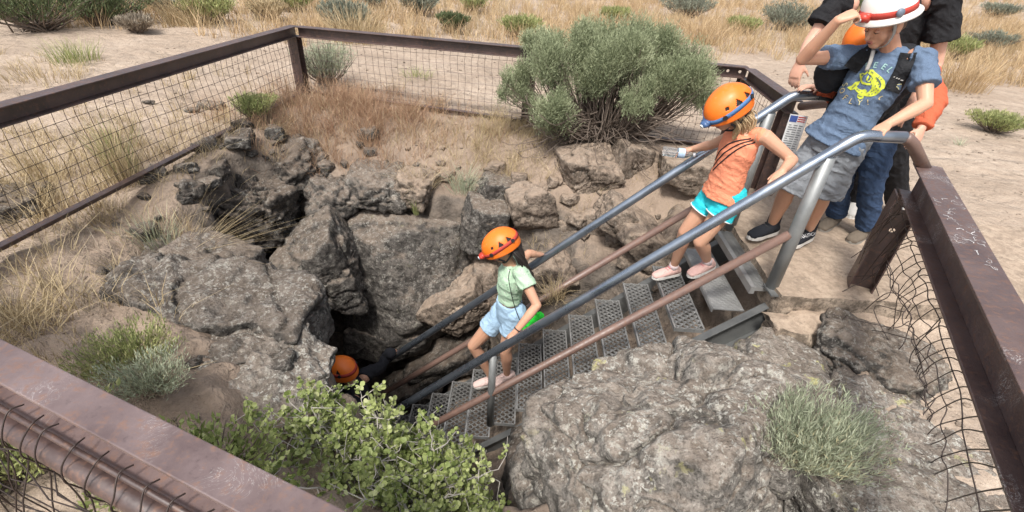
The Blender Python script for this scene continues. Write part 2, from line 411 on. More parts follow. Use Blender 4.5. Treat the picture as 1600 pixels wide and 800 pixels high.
# ------------------------------------------------------------------ rocks
def ico(sub):
    bm = bmesh.new(); bmesh.ops.create_icosphere(bm, subdivisions=sub, radius=1)
    v = np.array([x.co[:] for x in bm.verts]); f = np.array([[q.index for q in p.verts] for p in bm.faces]); bm.free(); return v, f
ICO = {k: ico(k) for k in (2, 3, 4, 5, 6, 7)}
def eul(rx, ry, rz): return np.array((Matrix.Rotation(R(rz), 3, 'Z') @ Matrix.Rotation(R(ry), 3, 'Y') @ Matrix.Rotation(R(rx), 3, 'X')))
def rock_mesh(c, size, rot=(0, 0, 0), seed=0, planes=(), nrand=9, p=14, rough=1.0, sub=5, cracks=1.0, blocks=9, blockamp=.14):
    rs = np.random.RandomState(seed); d, f = ICO[sub]
    ns = [np.array([1, 0, 0]), np.array([-1, 0, 0]), np.array([0, 1, 0]), np.array([0, -1, 0]), np.array([0, 0, 1]), np.array([0, 0, -1])]
    hs_ = [1, 1, 1, 1, 1, 1]
    for k in range(nrand):
        n = rs.normal(size=3); n /= np.linalg.norm(n); ns.append(n); hs_.append(rs.uniform(.86, 1.2))
    for n, h in planes: ns.append(unit(n)); hs_.append(h)
    ns = np.array(ns); hs_ = np.array(hs_)
    q = np.maximum(d @ ns.T / hs_, 0)
    p = p * 1.9; r = (q ** p).sum(1) ** (-1.0 / p)
    size = np.array(size, float) / 2
    v = d * r[:, None] * size
    m = size.mean(); off = seed * 3.71
    w = v / m
    if blocks:
        cp = rs.uniform(-1.15, 1.15, (blocks, 3)) * np.array([1, 1, 1]); an_ = np.array([1, 1, 1.25])
        wq = v / size + .16 * np.stack([fbm(w * 2.2 + off, 3), fbm(w * 2.2 + off + 31, 3), fbm(w * 2.2 + off + 57, 3)], 1)
        dd = np.linalg.norm((wq[:, None, :] - cp[None]) * an_, axis=2); o2 = np.argpartition(dd, 1, axis=1)[:, :2]; ar = np.arange(len(v)); d1 = dd[ar, o2[:, 0]]; d2 = dd[ar, o2[:, 1]]
        ofs = rs.uniform(-1, 1, blocks)[o2[:, 0]]; edge_ = np.exp(-(d2 - d1) / .028)
        v = v + d * (1.2 * m * blockamp * (.6 * ofs * (1 - .5 * edge_) - .75 * edge_))[:, None]
    n1 = fbm(w * 1.1 + off, 3); n2 = ridged(w * 2.3 + off, 3); n3 = fbm(w * 6 + off, 4)
    steps = np.abs(noise3(w * np.array([1.2, 1.2, 2.6]) + off + 40)); crack = -np.exp(-(steps / .035) ** 2)
    dis = rough * m * (.075 * n1 + .06 * (n2 - .5) + .026 * n3 + .1 * cracks * crack)
    fine = (.012 * fbm(v * 14 + off, 3) + .006 * fbm(v * 40 + off, 2)) * rough
    v = v + d * (dis + fine)[:, None]
    return v @ eul(*rot).T + np.asarray(c), f
def rock(c, size, label, rot=(0, 0, 0), mat='basalt', name='boulder', group=None, **kw):
    v, f = rock_mesh(c, size, rot, **kw)
    o = mesh_np(name, v - np.asarray(c), f, M[mat]); o.location = c
    tag(o, label, 'rock', group); return o
def rk(px, py, Y, size, *a, **k): return rock(at(px, py, Y), size, *a, **k)

# back wall of the pit
rk(638, 420, 4.05, (1.25, .95, 1.45), 'big flat-faced grey basalt slab in the back wall of the pit', (-14, 8, 6), seed=3, planes=[((.15, -1, .25), .82), ((-.55, -.8, -.2), .9), ((0, 0, 1), .85)], nrand=6, p=22, rough=.34, sub=6, cracks=.8, mat='basalt', blocks=7, blockamp=.07)
rk(500, 426, 3.6, (.78, .7, .8), 'rounded grey boulder wedged over the dark crevice', (10, -28, 12), seed=11, planes=[((-.6, -.6, -.5), .8), ((.3, -1, .1), .86)], nrand=8, p=14, rough=.6, sub=6)
rk(395, 335, 3.75, (.72, .6, .62), 'dark craggy rock below the left fence', (0, 12, 20), seed=21, rough=1.5, nrand=10, sub=6, mat='dark_basalt')
rk(440, 275, 4.15, (.62, .5, .42), 'dark broken rock under the green-yellow bush', (0, -8, 40), seed=22, rough=1.5, mat='dark_basalt')
rk(320, 275, 3.85, (.5, .5, .4), 'dark pitted rock beside the leaning dry grass', (0, 0, 70), seed=23, rough=1.5, mat='dark_basalt')
rk(515, 310, 4.1, (.42, .5, .36), 'crumbly brown rock at the lip above the rounded boulder', (0, 10, 30), seed=26, rough=1.3, mat='basalt')
rk(590, 297, 4.2, (.62, .5, .32), 'crumbly weathered rock on top of the big slab', (8, 0, 12), seed=27, rough=1.3, mat='basalt')
rk(648, 290, 4.25, (.4, .42, .26), 'small dusty rock above the big slab beside a green sprig', (0, 6, -18), seed=28, rough=1.1, mat='tan_rock')
rk(755, 352, 3.98, (.42, .45, .5), 'square-cut grey block right of the big slab', (0, 4, 8), seed=31, nrand=4, p=24, rough=.45, mat='basalt')
rk(828, 322, 4.0, (.4, .42, .42), 'blocky tan rock at the foot of the bank', (0, -16, 14), seed=32, nrand=4, p=24, rough=.45, mat='tan_rock')
rk(775, 300, 4.25, (.34, .36, .28), 'grey angular rock sticking out of the dirt bank', (0, 10, 25), seed=33, nrand=5, p=22, rough=.5, mat='basalt')
rk(918, 270, 4.35, (.55, .5, .52), 'large tan boulder set in the bank under the big sage bush', (0, -12, 10), seed=34, nrand=5, p=18, rough=.45, mat='tan_rock', sub=6)
rk(975, 262, 4.45, (.34, .42, .5), 'leaning tan slab beside the boulder under the sage bush', (0, 18, 10), seed=35, nrand=4, p=22, rough=.4, mat='tan_rock')
rk(1075, 270, 4.2, (.5, .4, .3), 'tan rock ledge behind the orange-shirted child', (0, 0, 0), seed=36, nrand=5, rough=.6, mat='tan_rock')
rk(980, 345, 3.75, (.5, .4, .24), 'low flat rock in the dirt under the handrail', (0, 30, 0), seed=37, nrand=5, rough=.6, mat='tan_rock')
rk(1010, 385, 3.5, (.55, .36, .26), 'flat brown rock beside the upper stair treads', (0, 34, 0), seed=38, nrand=5, rough=.6, mat='tan_rock')
# lower back wall
rk(715, 475, 3.75, (.66, .5, .48), 'pale tan boulder behind the lower handrail', (0, -30, 0), seed=41, nrand=6, rough=.55, mat='tan_rock', sub=6)
rk(760, 445, 3.85, (.34, .4, .5), 'tan block above the pale boulder', (0, 10, 0), seed=42, nrand=4, p=20, rough=.4, mat='tan_rock')
rk(640, 520, 3.8, (.48, .5, .36), 'brown wedge of rock below the big slab', (0, -10, 6), seed=43, nrand=5, p=20, rough=.5, mat='basalt')
rk(585, 520, 3.85, (.42, .5, .42), 'brown block under the left foot of the big slab', (0, 6, -10), seed=44, nrand=5, p=20, rough=.5, mat='basalt')
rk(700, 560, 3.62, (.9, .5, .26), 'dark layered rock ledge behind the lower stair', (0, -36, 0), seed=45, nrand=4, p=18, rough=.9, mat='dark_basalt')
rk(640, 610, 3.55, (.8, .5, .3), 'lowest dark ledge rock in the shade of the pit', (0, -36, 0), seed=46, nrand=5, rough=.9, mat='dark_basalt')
rk(850, 430, 3.62, (.55, .4, .34), 'dusty rock behind the green-shirted child', (0, -34, 0), seed=47, nrand=5, rough=.8, mat='tan_rock')
rk(352, 290, 4.0, (.7, .6, .62), 'dark lumpy lava rock under the left fence rail', (0, 10, 30), seed=91, rough=1.3, sub=6, mat='dark_basalt', blocks=14, blockamp=.22)
rk(300, 335, 3.5, (.62, .5, .5), 'grey rock among dry grass left of the dark lava wall', (0, 0, 50), seed=92, rough=1.3, mat='basalt', blocks=12, blockamp=.2)
rk(455, 250, 4.45, (.7, .5, .42), 'rough grey rock buried in the russet grass', (0, 0, 10), seed=93, rough=1.2, mat='basalt', blocks=10, blockamp=.2)
rk(250, 395, 2.95, (.7, .45, .34), 'flat grass-grown rock at the head of the left terrace', (0, 4, 30), seed=94, rough=1.1, mat='basalt', blocks=12, blockamp=.2)
# bedrock masses behind the single rocks
rk(600, 430, 4.55, (2.3, .9, 2.4), 'fractured lava bedrock behind the big slab', (0, 0, 4), seed=71, nrand=8, p=16, rough=.8, sub=6, mat='dark_basalt', blocks=24, blockamp=.22, planes=[((0, -.4, 1), .72)])
rk(385, 370, 4.2, (1.3, .9, 1.5), 'dark cracked lava wall at the left end of the pit', (0, 8, 30), seed=72, nrand=8, p=16, rough=1.2, sub=6, mat='dark_basalt', blocks=26, blockamp=.25)
rk(860, 430, 4.2, (1.7, .8, 1.5), 'brown broken bedrock below the sage bush', (0, -26, -8), seed=73, nrand=8, p=16, rough=.9, sub=6, mat='tan_rock', blocks=26, blockamp=.2)
rk(1040, 400, 3.85, (1.1, .7, .7), 'dusty bedrock beside the top of the stairs', (0, -34, -4), seed=74, nrand=8, p=16, rough=.9, sub=5, mat='tan_rock', blocks=18, blockamp=.18)
rk(250, 405, 3.2, (.9, .7, .75), 'grey lava outcrop at the left corner of the pit', (0, 14, 20), seed=75, nrand=8, p=14, rough=1.2, sub=6, mat='basalt', blocks=20, blockamp=.24)
rk(160, 535, 1.92, (2.2, .8, .52), 'broad pitted lava ledge across the left foreground', (4, 2, 8), seed=76, nrand=9, p=12, rough=.9, sub=7, mat='grey_lava', blocks=30, blockamp=.22)
rk(150, 440, 2.45, (1.9, .55, .42), 'long grey lava ledge on the left terrace', (4, 2, 10), seed=77, nrand=9, p=12, rough=1.0, sub=6, mat='grey_lava', blocks=26, blockamp=.24)
# loose rubble along the back and left rim
rs = np.random.RandomState(500); rub = [rock_mesh((0, 0, 0), (1, .85, .7), (0, 0, 0), seed=510 + k, nrand=8, p=18, rough=.8, sub=4, blocks=6, blockamp=.16) for k in range(5)]; rubm = {}; rubl = set()
path_ = np.array([(-1.9, 2.5), (-2.4, 3.0), (-2.5, 3.6), (-2.2, 4.2), (-1.5, 4.35), (-.7, 4.35), (0, 4.3), (.6, 4.0), (1.1, 3.7), (1.4, 3.45)]); path_ = smooth_path(np.column_stack([path_, np.zeros(len(path_))]), 10)[:, :2]
for k in range(150):
    q = path_[rs.randint(len(path_))] + rs.normal(size=2) * .16; sz = .05 + .2 * rs.uniform() ** 2.2; zz = gz(q[0], q[1])[0]
    if zz < -.75: continue
    mk = ('basalt', 'dark_basalt', 'tan_rock')[0 if q[0] < -.9 and k % 2 else (1 if q[0] < -1.2 else 2)]; key = (k % 5, mk)
    col_ = {'basalt': 'grey', 'dark_basalt': 'dark grey', 'tan_rock': 'tan'}[mk]; sn_ = 'pebble-sized' if sz < .065 else 'fist-sized' if sz < .1 else 'small' if sz < .15 else 'larger'
    marks = (((-1.9, 2.5), 'at the head of the left terrace'), ((-2.4, 3.0), 'under the middle of the left fence'), ((-2.5, 3.6), 'beside the dark lava wall'), ((-2.2, 4.2), 'under the yellow-green bush'), ((-1.5, 4.35), 'in the russet grass'), ((-.7, 4.35), 'above the big slab'), ((0, 4.3), 'on the bank left of the sage bush'), ((.6, 4.0), 'below the sage bush'), ((1.1, 3.7), 'on the dirt behind the far handrail'), ((1.4, 3.45), 'by the top treads'))
    wh = min(marks, key=lambda w_: (w_[0][0] - q[0]) ** 2 + (w_[0][1] - q[1]) ** 2); sd__ = 'front' if q[1] < wh[0][1] else 'back'; lr = 'left' if q[0] < wh[0][0] else 'right'
    lb = f'{sn_} {col_} stone {wh[1]}, {sd__} {lr} of the scatter'
    if lb in rubl: continue
    rubl.add(lb)
    if key not in rubm:
        o = mesh_np('stone', rub[k % 5][0], rub[k % 5][1], M[mk]); rubm[key] = o.data
    else: o = bpy.data.objects.new('stone', rubm[key]); COL.objects.link(o)
    o.location = (q[0], q[1], zz + sz * .12); o.scale = (sz, sz * rs.uniform(.7, 1), sz * rs.uniform(.7, 1)); o.rotation_euler = (rs.uniform(-.4, .4), rs.uniform(-.4, .4), rs.uniform(0, 6.28))
    tag(o, lb, 'stone', 'loose rubble on the pit rim')
# left terrace
rk(418, 592, 1.72, (.78, .58, .46), 'large lichen-spotted boulder at the left rim of the pit', (8, 10, -22), seed=51, nrand=8, p=12, rough=.7, sub=6, mat='lichen_rock', planes=[((.8, .3, -.2), .8)])
rk(335, 428, 2.5, (.5, .42, .36), 'brown block with a sunken face at the crevice edge', (0, 8, -10), seed=52, nrand=5, rough=.8, mat='basalt')
rk(300, 520, 2.0, (.66, .5, .22), 'low grey outcrop behind the yellow-green weed', (0, 6, -14), seed=55, nrand=6, rough=1.1, sub=6, mat='grey_lava')
rk(250, 470, 2.3, (.5, .4, .16), 'low dusty rock between the two ledges', (0, 0, 20), seed=56, nrand=6, rough=1.0, mat='tan_rock')
rk(20, 325, 2.75, (.4, .3, .24), 'dark rock half hidden in dry grass at the left fence foot', (0, 0, 20), seed=58, rough=1.3, mat='dark_basalt')
# near rim
big = rk(1050, 700, 1.54, (1.5, .98, .9), 'huge lichen-crusted boulder in the right foreground', (-8, -3, 24), seed=61, nrand=9, p=10, rough=.75, sub=7, mat='lichen_rock', planes=[((.0, .3, 1), .8), ((-.8, -.2, .5), .92)])
rk(1335, 735, 1.5, (1.05, .8, .6), 'broad lichened rock below the grey-green shrub', (0, 6, 14), seed=62, nrand=8, p=10, rough=.8, sub=6, mat='lichen_rock')
rk(1205, 592, 1.98, (.52, .42, .4), 'grey-white rock next to the stair stringer', (0, 8, 20), seed=63, nrand=7, rough=.7, mat='lichen_rock')
rk(1350, 585, 2.02, (.7, .5, .42), 'blue-grey rounded rock below the landing', (0, 10, -16), seed=64, nrand=7, p=10, rough=.8, sub=6, mat='basalt')
rk(1475, 660, 1.8, (.8, .7, .36), 'tan rock under the right fence wires', (0, 6, 0), seed=65, nrand=6, rough=.7, mat='tan_rock')
rk(900, 780, 1.75, (.9, .7, .9), 'dark underside rock of the near rim', (0, 0, 0), seed=66, rough=.8, mat='dark_basalt')
for k, (px, py, Y, s) in enumerate(((328, 163, 5.0, .26), (300, 171, 4.9, .12), (232, 160, 4.6, .1))):
    q = atz(px, py, .12); rock((q[0], q[1], gz(q[0], q[1])[0] + .02), (s, s * .6, s * .3), ('flat grey stone on the sand beyond the left fence', 'small stone left of the flat stone beyond the fence', 'tiny stone nearest the middle of the left fence')[k], (0, 0, 15 * k), seed=80 + k, sub=3, mat='basalt', name='stone')

# ------------------------------------------------------------------ landing slab
def rough_box(name, lo, hi, mat, amp=.012, seed=0, step=.03):
    lo = np.array(lo, float); hi = np.array(hi, float); mb = MB()
    for ax in range(3):
        for sgn in (0, 1):
            if ax == 2 and sgn == 0: continue
            u, w = [k for k in range(3) if k != ax]
            nu = max(2, int((hi[u] - lo[u]) / step) + 1); nw = max(2, int((hi[w] - lo[w]) / step) + 1)
            a, b = np.meshgrid(np.linspace(lo[u], hi[u], nu), np.linspace(lo[w], hi[w], nw))
            v = np.zeros(a.shape + (3,)); v[..., u] = a; v[..., w] = b; v[..., ax] = hi[ax] if sgn else lo[ax]
            i = np.arange(nw - 1)[:, None] * nu + np.arange(nu - 1)[None]
            q = np.stack([i, i + 1, i + nu + 1, i + nu], -1).reshape(-1, 4)
            if (sgn == 0) ^ (ax == 1): q = q[:, ::-1]
            mb.add(v.reshape(-1, 3), q)
    v, f = mb.arrays()
    n = np.stack([fbm(v * 5 + seed, 4), fbm(v * 5 + seed + 50, 4), fbm(v * 5 + seed + 90, 4)], 1)
    n[:, 2] *= .4
    o = mesh_np(name, v + n * amp, f, mat); return o
slab = rough_box('landing_slab', (1.6, 2.33, -.16), (4.6, 3.45, .012), M['concrete'], .014, 3)
tag(slab, 'dusty concrete slab at the head of the stairs', None, None, 'structure')
footing = rough_box('concrete_footing', (1.56, 2.14, -.5), (1.84, 2.35, -.11), M['concrete'], .06, 9)
tag(footing, 'crumbling concrete footing below the stringer end', 'footing')

def lerp_(a, b, t): return np.asarray(a) * (1 - t) + np.asarray(b) * t
# ------------------------------------------------------------------ fences
def ibeam(mb, p0, p1, h=.1, w=.1, t=.008, side=None, up=None):
    """wide-flange section: three plates, p = centre line"""
    p0 = np.asarray(p0, float); p1 = np.asarray(p1, float); d = unit(p1 - p0)
    up = np.array([0, 0, 1.0]) if up is None else np.asarray(up, float)
    sd_ = unit(np.cross(d, up)); up = unit(np.cross(sd_, d)); rot = np.stack([d, sd_, up], 1); L = np.linalg.norm(p1 - p0); c = (p0 + p1) / 2
    mb.box(c + up * (h / 2 - t / 2), (L, w, t), rot); mb.box(c - up * (h / 2 - t / 2), (L, w, t), rot); mb.box(c, (L, t, h - 2 * t - .0004), rot)
def wires_grid(mb, a, b, z0, z1, dx, dz, rad, seed, bulge=.03, sag=.012):
    """woven field-fence wire between plan points a and b"""
    rs = np.random.RandomState(seed); a = np.array(a, float); b = np.array(b, float); L = np.linalg.norm(b - a); d = (b - a) / L; nrm = np.array([-d[1], d[0]])
    def pt(u, z):
        q = np.stack([u * .9, z * 2.1, 0 * u + seed], 1)
        off = bulge * fbm(q, 2) * np.sin(np.clip((z - z0) / (z1 - z0), 0, 1) * np.pi) ** .5; su = .022 * noise3(q * 2 + 7); sz = sag * noise3(q * 1.4 + 3)
        P = a[None] + d[None] * (u + su)[:, None] + nrm[None] * off[:, None]
        return np.column_stack([P, z + sz])
    for u in np.arange(.03, L, dx):
        z = np.linspace(z0, z1, 9); mb.tube(pt(np.full(9, u + rs.normal() * .004), z), rad, 3, False)
    nz = int((z1 - z0) / dz)
    for k in range(nz + 1):
        n = int(L / .09) + 2; u = np.linspace(0, L, n); mb.tube(pt(u, np.full(n, z0 + k * dz)), rad, 3, False)
TOPZ = .79
A = np.array([-2.424, 5.427]); Bl = np.array([-2.93, 1.437]); Bk = np.array([2.091, 4.86]); Bs = np.array([2.03, 3.72]); Rt = np.array([2.185, 2.52]); Rn = np.array([.95, -.022])
def p3(q, z): return np.array([q[0], q[1], z])
def punch(o, cs, ax, r):
    """real bolt holes through a plate"""
    cut = MB()
    for c in cs: cut.tube([np.asarray(c) - np.asarray(ax) * .06, np.asarray(c) + np.asarray(ax) * .06], r, 16)
    co = cut.build('tmp_cut', M['rust']); bm = bmesh.new(); bm.from_mesh(co.data); bmesh.ops.recalc_face_normals(bm, faces=bm.faces); bm.to_mesh(co.data); bm.free()
    md = o.modifiers.new('b', 'BOOLEAN'); md.operation = 'DIFFERENCE'; md.object = co; md.solver = 'EXACT'
    dg = bpy.context.evaluated_depsgraph_get(); me = bpy.data.meshes.new_from_object(o.evaluated_get(dg)); o.modifiers.clear(); o.data = me; bpy.data.objects.remove(co)
def post(parent, q, z0, z1, face, h=.11, w=.1, holes=()):
    p0 = p3(q, z0); p1 = p3(q, z1); up = unit((face[0], face[1], 0.0)); sd_ = np.cross((0, 0, 1.0), up); t = .008; rot = np.stack([np.array([0, 0, 1.0]), sd_, up], 1); L = z1 - z0; c = (p0 + p1) / 2
    mb = MB(); mb.box(c + up * (h / 2 - t / 2), (L, w, t), rot); mb.box(c - up * (h / 2 - t / 2), (L, w, t), rot)
    if not len(holes): mb.box(c, (L, t, h - 2 * t - .0004), rot)
    o = mb.build('post', M['rust'], parent)
    if len(holes):
        mb = MB(); mb.box(c, (L, t, h - 2 * t - .0004), rot); wb = mb.build('web', M['rust'], o); punch(wb, [p3(q, z) + up * .008 for z in holes], sd_, .015)
    return o

fl = empty('steel_guard_fence', (A[0], A[1], gz(*A)[0]), 'rusted steel guard fence with wire mesh behind and left of the pit', 'fence', 'guard fence sections round the pit')
mid = TOPZ - .05
mb = MB(); ibeam(mb, p3(Bl, mid), p3(A + unit(A - Bl) * .03, mid)); mb.build('top_rail', M['rust'], fl, bevel=.002)
mb = MB(); e = unit(Bk - A); ibeam(mb, p3(A + e * .055, mid), p3(Bk - e * .5, mid)); br = mb.build('top_rail', M['rust'], fl, bevel=.002)
mb = MB(); rot = np.stack([np.array([e[0], e[1], 0]), np.array([-e[1], e[0], 0]), np.array([0, 0, 1.0])], 1); c_ = p3(Bk - e * .2485, mid)
mb.box(c_ + np.array([0, 0, .046]), (.497, .1, .008), rot); mb.box(c_ - np.array([0, 0, .046]), (.497, .1, .008), rot); sp = mb.build('splice_rail', M['rust'], fl)
mb = MB(); mb.box(c_, (.497, .008, .0836), rot); wb = mb.build('web', M['rust'], sp); punch(wb, [p3(Bk - e * q_, mid) for q_ in (.06, .17, .33)], np.array([-e[1], e[0], 0]), .014)
mb = MB(); e = unit(Bs - Bk); ibeam(mb, p3(Bk + e * .06, mid), p3(Bs, mid)); mb.build('top_rail', M['rust'], fl, bevel=.002)
def bottom_rail(parent, a, b, za, zb):
    mb = MB(); p0 = p3(a, za); p1 = p3(b, zb); d = unit(p1 - p0); s_ = unit(np.cross(d, (0, 0, 1.0))); u_ = np.cross(s_, d); rot = np.stack([d, s_, u_], 1); L = np.linalg.norm(p1 - p0); c = (p0 + p1) / 2
    mb.box(c, (L, .006, .05), rot); mb.box(c + s_ * .0275 + u_ * .022, (L, .049, .006), rot); return mb.build('bottom_rail', M['rust'], parent, bevel=.001)
ins = lambda a, b, k: np.array(a) + (np.array(b) - np.array(a)) * k
bottom_rail(fl, Bl, A, .095, .12); bottom_rail(fl, A, Bk, .125, 0.0)
post(fl, A + np.array([.0, -.01]), -.15, TOPZ - .1015, unit(A - Bl)); post(fl, ins(A, Bk, .55), -.2, TOPZ - .1015, unit(Bk - A)); post(fl, Bk, -.2, TOPZ - .1015, unit(Bs - Bk)); post(fl, ins(Bk, Bs, .93), -.2, TOPZ - .1015, unit(Bs - Bk)); post(fl, ins(A, Bl, .97), -.2, TOPZ - .1015, unit(A - Bl))
for a, b, za, sd_ in ((Bl, A, .1, 1), (A, Bk, .05, 2), (Bk, Bs, .0, 3)):
    mb = MB(); wires_grid(mb, a, b, za, TOPZ - .1, .072, .085, .0019, sd_); tag(mb.build('wire_mesh', M['wire'], fl), kind='stuff')

# right fence: beam running from its post towards the viewer
fr = empty('steel_guard_fence', (Rt[0], Rt[1], 0), 'rusted steel guard fence with scratched white graffiti and bent wires at right', 'fence', 'guard fence sections round the pit')
rt_z = .80; mid = rt_z - .085
e = unit(Rt - Rn)
mb = MB(); ibeam(mb, p3(Rn, mid), p3(Rt, mid), .17, .13, .011); mb.build('top_rail', M['rust_scratched'], fr, bevel=.002)
post(fr, Rt + np.array([-.03, -.03]), -.05, rt_z - .172, np.array([e[1], -e[0]]), .13, .125, (.555, .41))
post(fr, ins(Rt, Rn, .97), -.3, rt_z - .172, e)
# scratched scribbles on the top flange
rs = np.random.RandomState(12); mb = MB(); sd2 = np.array([e[1], -e[0]])
for u0, n_s in ((.5, 4), (.62, 5), (.7, 5), (.86, 6), (.95, 5), (1.08, 5)):
    for k_ in range(n_s):
        a_ = np.array([u0 + rs.normal() * .035, rs.uniform(-.045, .045)]); pts = [a_]; hd_ = rs.uniform(0, 6.28)
        for q_ in range(5): hd_ += rs.normal() * .9; pts.append(np.clip(pts[-1] + np.array([math.cos(hd_), math.sin(hd_)]) * .009, [-9, -.055], [9, .055]))
        P = smooth_path([p3(Rt - e * q[0] + sd2 * q[1], rt_z + .0012) for q in pts], 3); T_ = np.gradient(P, axis=0); T_ /= np.maximum(np.linalg.norm(T_, axis=1), 1e-9)[:, None]; N_ = np.cross(T_, (0, 0, 1.0)) * rs.uniform(.0004, .0015)
        v_ = np.concatenate([P - N_, P + N_]); n_ = len(P); i_ = np.arange(n_ - 1); mb.add(v_, np.stack([i_, i_ + 1, i_ + n_ + 1, i_ + n_], 1))
tag(mb.build('scratch_marks', simple('white_scratch', (.62, .61, .6), .7, .2, 80), fr), kind='stuff')
# sagging wires of the right fence
mb = MB(); rs = np.random.RandomState(8); Lr = np.linalg.norm(Rt - Rn); nin = np.array([-e[1], e[0]])
ek = np.array([(400, 1378, 2.42), (440, 1395, 2.3), (500, 1420, 2.08), (560, 1436, 1.88), (640, 1452, 1.64), (740, 1442, 1.4), (840, 1452, 1.2), (1000, 1450, .95), (1500, 1450, .6)])
def endp(py): return at(np.interp(py, ek[:, 0], ek[:, 1]), py, np.interp(py, ek[:, 0], ek[:, 2]))
ends = np.array([endp(q_) for q_ in np.linspace(415, 980, 40)])
grid_ = []
for i_, u in enumerate(np.arange(.1, 2.5, .062)):
    c = Rt - e * u + nin * .062; top_ = p3(c, rt_z - .165); py = to_px(top_)[1]; en = endp(py + 34 + rs.normal() * 6) + rs.normal(size=3) * .008
    m1 = top_ * .66 + en * .34 + np.array([0, 0, .045]) + rs.normal(size=3) * .004; m2 = top_ * .22 + en * .78 + np.array([0, 0, .045]) + rs.normal(size=3) * .006
    pts = [top_, m1, m2, en]; grid_.append((top_, m1, m2))
    if i_ % 2 == 0: pts += [en + np.array([.01 + .02 * rs.normal(), .02 * rs.normal(), -.08]), en + np.array([.05 * rs.normal(), .05 * rs.normal(), -.2 - .06 * rs.uniform()])]
    mb.tube(smooth_path(pts, 6), .0024, 5, False)
mb.tube(smooth_path([g_[1] + rs.normal(size=3) * .003 for g_ in grid_], 3), .0024, 5, False)
mb.tube(smooth_path([g_[0] * .15 + g_[2] * .85 + rs.normal(size=3) * .006 for g_ in grid_], 3), .0024, 5, False)
for q_ in range(3):
    mb.tube(smooth_path(ends + rs.normal(size=ends.shape) * .012, 2), .0026, 5, False)
for q_ in range(9):
    a_ = ends[rs.randint(0, 20)]; mb.tube(smooth_path([a_, a_ + rs.normal(size=3) * .08 + np.array([-.06, .03, -.1]), a_ + rs.normal(size=3) * .12 + np.array([-.14, .06, -.22])], 5), .0024, 5, False)
tag(mb.build('wire_mesh', M['wire'], fr, True), kind='stuff')
# near fence: beam across the lower left corner
fn = empty('steel_guard_fence', (Bl[0], Bl[1], 0), 'rusted purple-brown guard rail crossing the lower left corner', 'fence', 'guard fence sections round the pit')
mid = TOPZ - .065
mb = MB(); e = unit(Rn - Bl); ibeam(mb, p3(Bl + e * .06, mid), p3(Rn - e * .06, mid), .13, .084, .011); mb.build('top_rail', M['rust_near'], fn, bevel=.003)
post(fn, Bl, -.2, TOPZ - .14, e)
post(fn, ins(Bl, Rn, .62) , -.3, TOPZ - .131, e)
sn = np.array([e[1], -e[0]])            # outer side of the near fence
mb = MB(); o_ = sn * .056; mb.tube([p3(Bl + o_, mid - .03), p3(Rn + o_, mid - .03)], .007, 8); mb.build('mesh_rod', M['rust'], fn, True)
mb = MB(); o_ = sn * .066; mb.tube([p3(Bl + o_, mid - .085), p3(Rn + o_, mid - .085)], .027, 12); mb.build('lower_pipe', M['rust'], fn, True)
mb = MB(); rs = np.random.RandomState(5); L = np.linalg.norm(Rn - Bl)
for u in np.arange(.05, L, .075):
    c = Bl + e * (u + rs.normal() * .006); pts = []
    for (so, dz) in ((.03, -.02), (.058, -.016), (.088, -.05), (.1, -.085), (.09, -.12), (.08, -.17), (.1 + .02 * rs.normal(), -.3), (.12 + .03 * rs.normal(), -.48), (.1, -.68)):
        pts.append(p3(c + sn * so + e * rs.normal() * .004, mid + dz))
    mb.tube(smooth_path(pts, 4), .002, 5, False)
for dz in (-.13, -.21, -.3, -.39, -.5, -.6):
    n = 40; us = np.linspace(0, L, n); P = Bl[None] + e[None] * us[:, None] + sn[None] * (.1 + .012 * rs.normal(size=n))[:, None]
    mb.tube(np.column_stack([P, mid + dz + .006 * rs.normal(size=n)]), .0018, 5, False)
tag(mb.build('wire_mesh', M['wire'], fn, True), kind='stuff')

# ------------------------------------------------------------------ staircase
SN, SF = 2.44, 3.19
SLOPE = .918
def nose(k): return .115 + .198 * k, -1.31 + .182 * k
st = empty('steel_staircase', (1.5, (SN + SF) / 2, -.05), 'steel open-riser staircase with grip treads descending into the pit', 'staircase')
# grip tread: pan with rows of raised diamond openings
def grip_tread(w, dep, rows, cols, th=.03):
    mb = MB(); ys = np.linspace(0, dep, rows + 1)
    mb.box((0, w / 2, -th / 2), (.006, w, th)); mb.box((dep, w / 2, -th / 2), (.006, w, th))
    mb.box((-.001, w / 2, .002), (.012, w, .006)); mb.box((dep, w / 2, .002), (.012, w, .006))
    mb.box((dep / 2, .004, -th / 2), (dep - .008, .006, th)); mb.box((dep / 2, w - .004, -th / 2), (dep - .008, .006, th))
    # zig-zag strands running across the tread; neighbours touch at the corners of long diamond openings
    cw = w / cols; n = rows * 8 + 1; xs = np.linspace(.004, dep - .004, n); ph = np.linspace(0, rows * 2 * np.pi, n)
    for r_ in range(cols * 2):
        y0 = (r_ + .5) * w / (cols * 2); sg = 1 if r_ % 2 else -1
        pts = np.column_stack([xs, y0 + sg * np.cos(ph) * cw * .25, .004 * np.cos(2 * ph)]); hw = .0042
        a = pts + np.array([0, -hw, 0]); b = pts + np.array([0, hw, 0]); dn = np.array([0, 0, -.013])
        v = np.concatenate([a, b, a + dn, b + dn]); i = np.arange(n - 1)
        mb.add(v, np.concatenate([np.stack([i, i + 1, i + n + 1, i + n], 1), np.stack([i, i + 2 * n, i + 2 * n + 1, i + 1], 1), np.stack([i + n, i + n + 1, i + 3 * n + 1, i + 3 * n], 1)]))
    return mb
tw = SF - SN - .03
tr0 = None
for k in range(-9, 7):
    x, z = nose(k)
    if k == 6: continue
    if tr0 is None:
        tr0 = grip_tread(tw, .19, 3, 16).build('tread', M['tread'], st); o = tr0
    else:
        o = bpy.data.objects.new('tread', tr0.data); COL.objects.link(o); set_parent(o, st)
    o.location = (x, SN + .015, z)
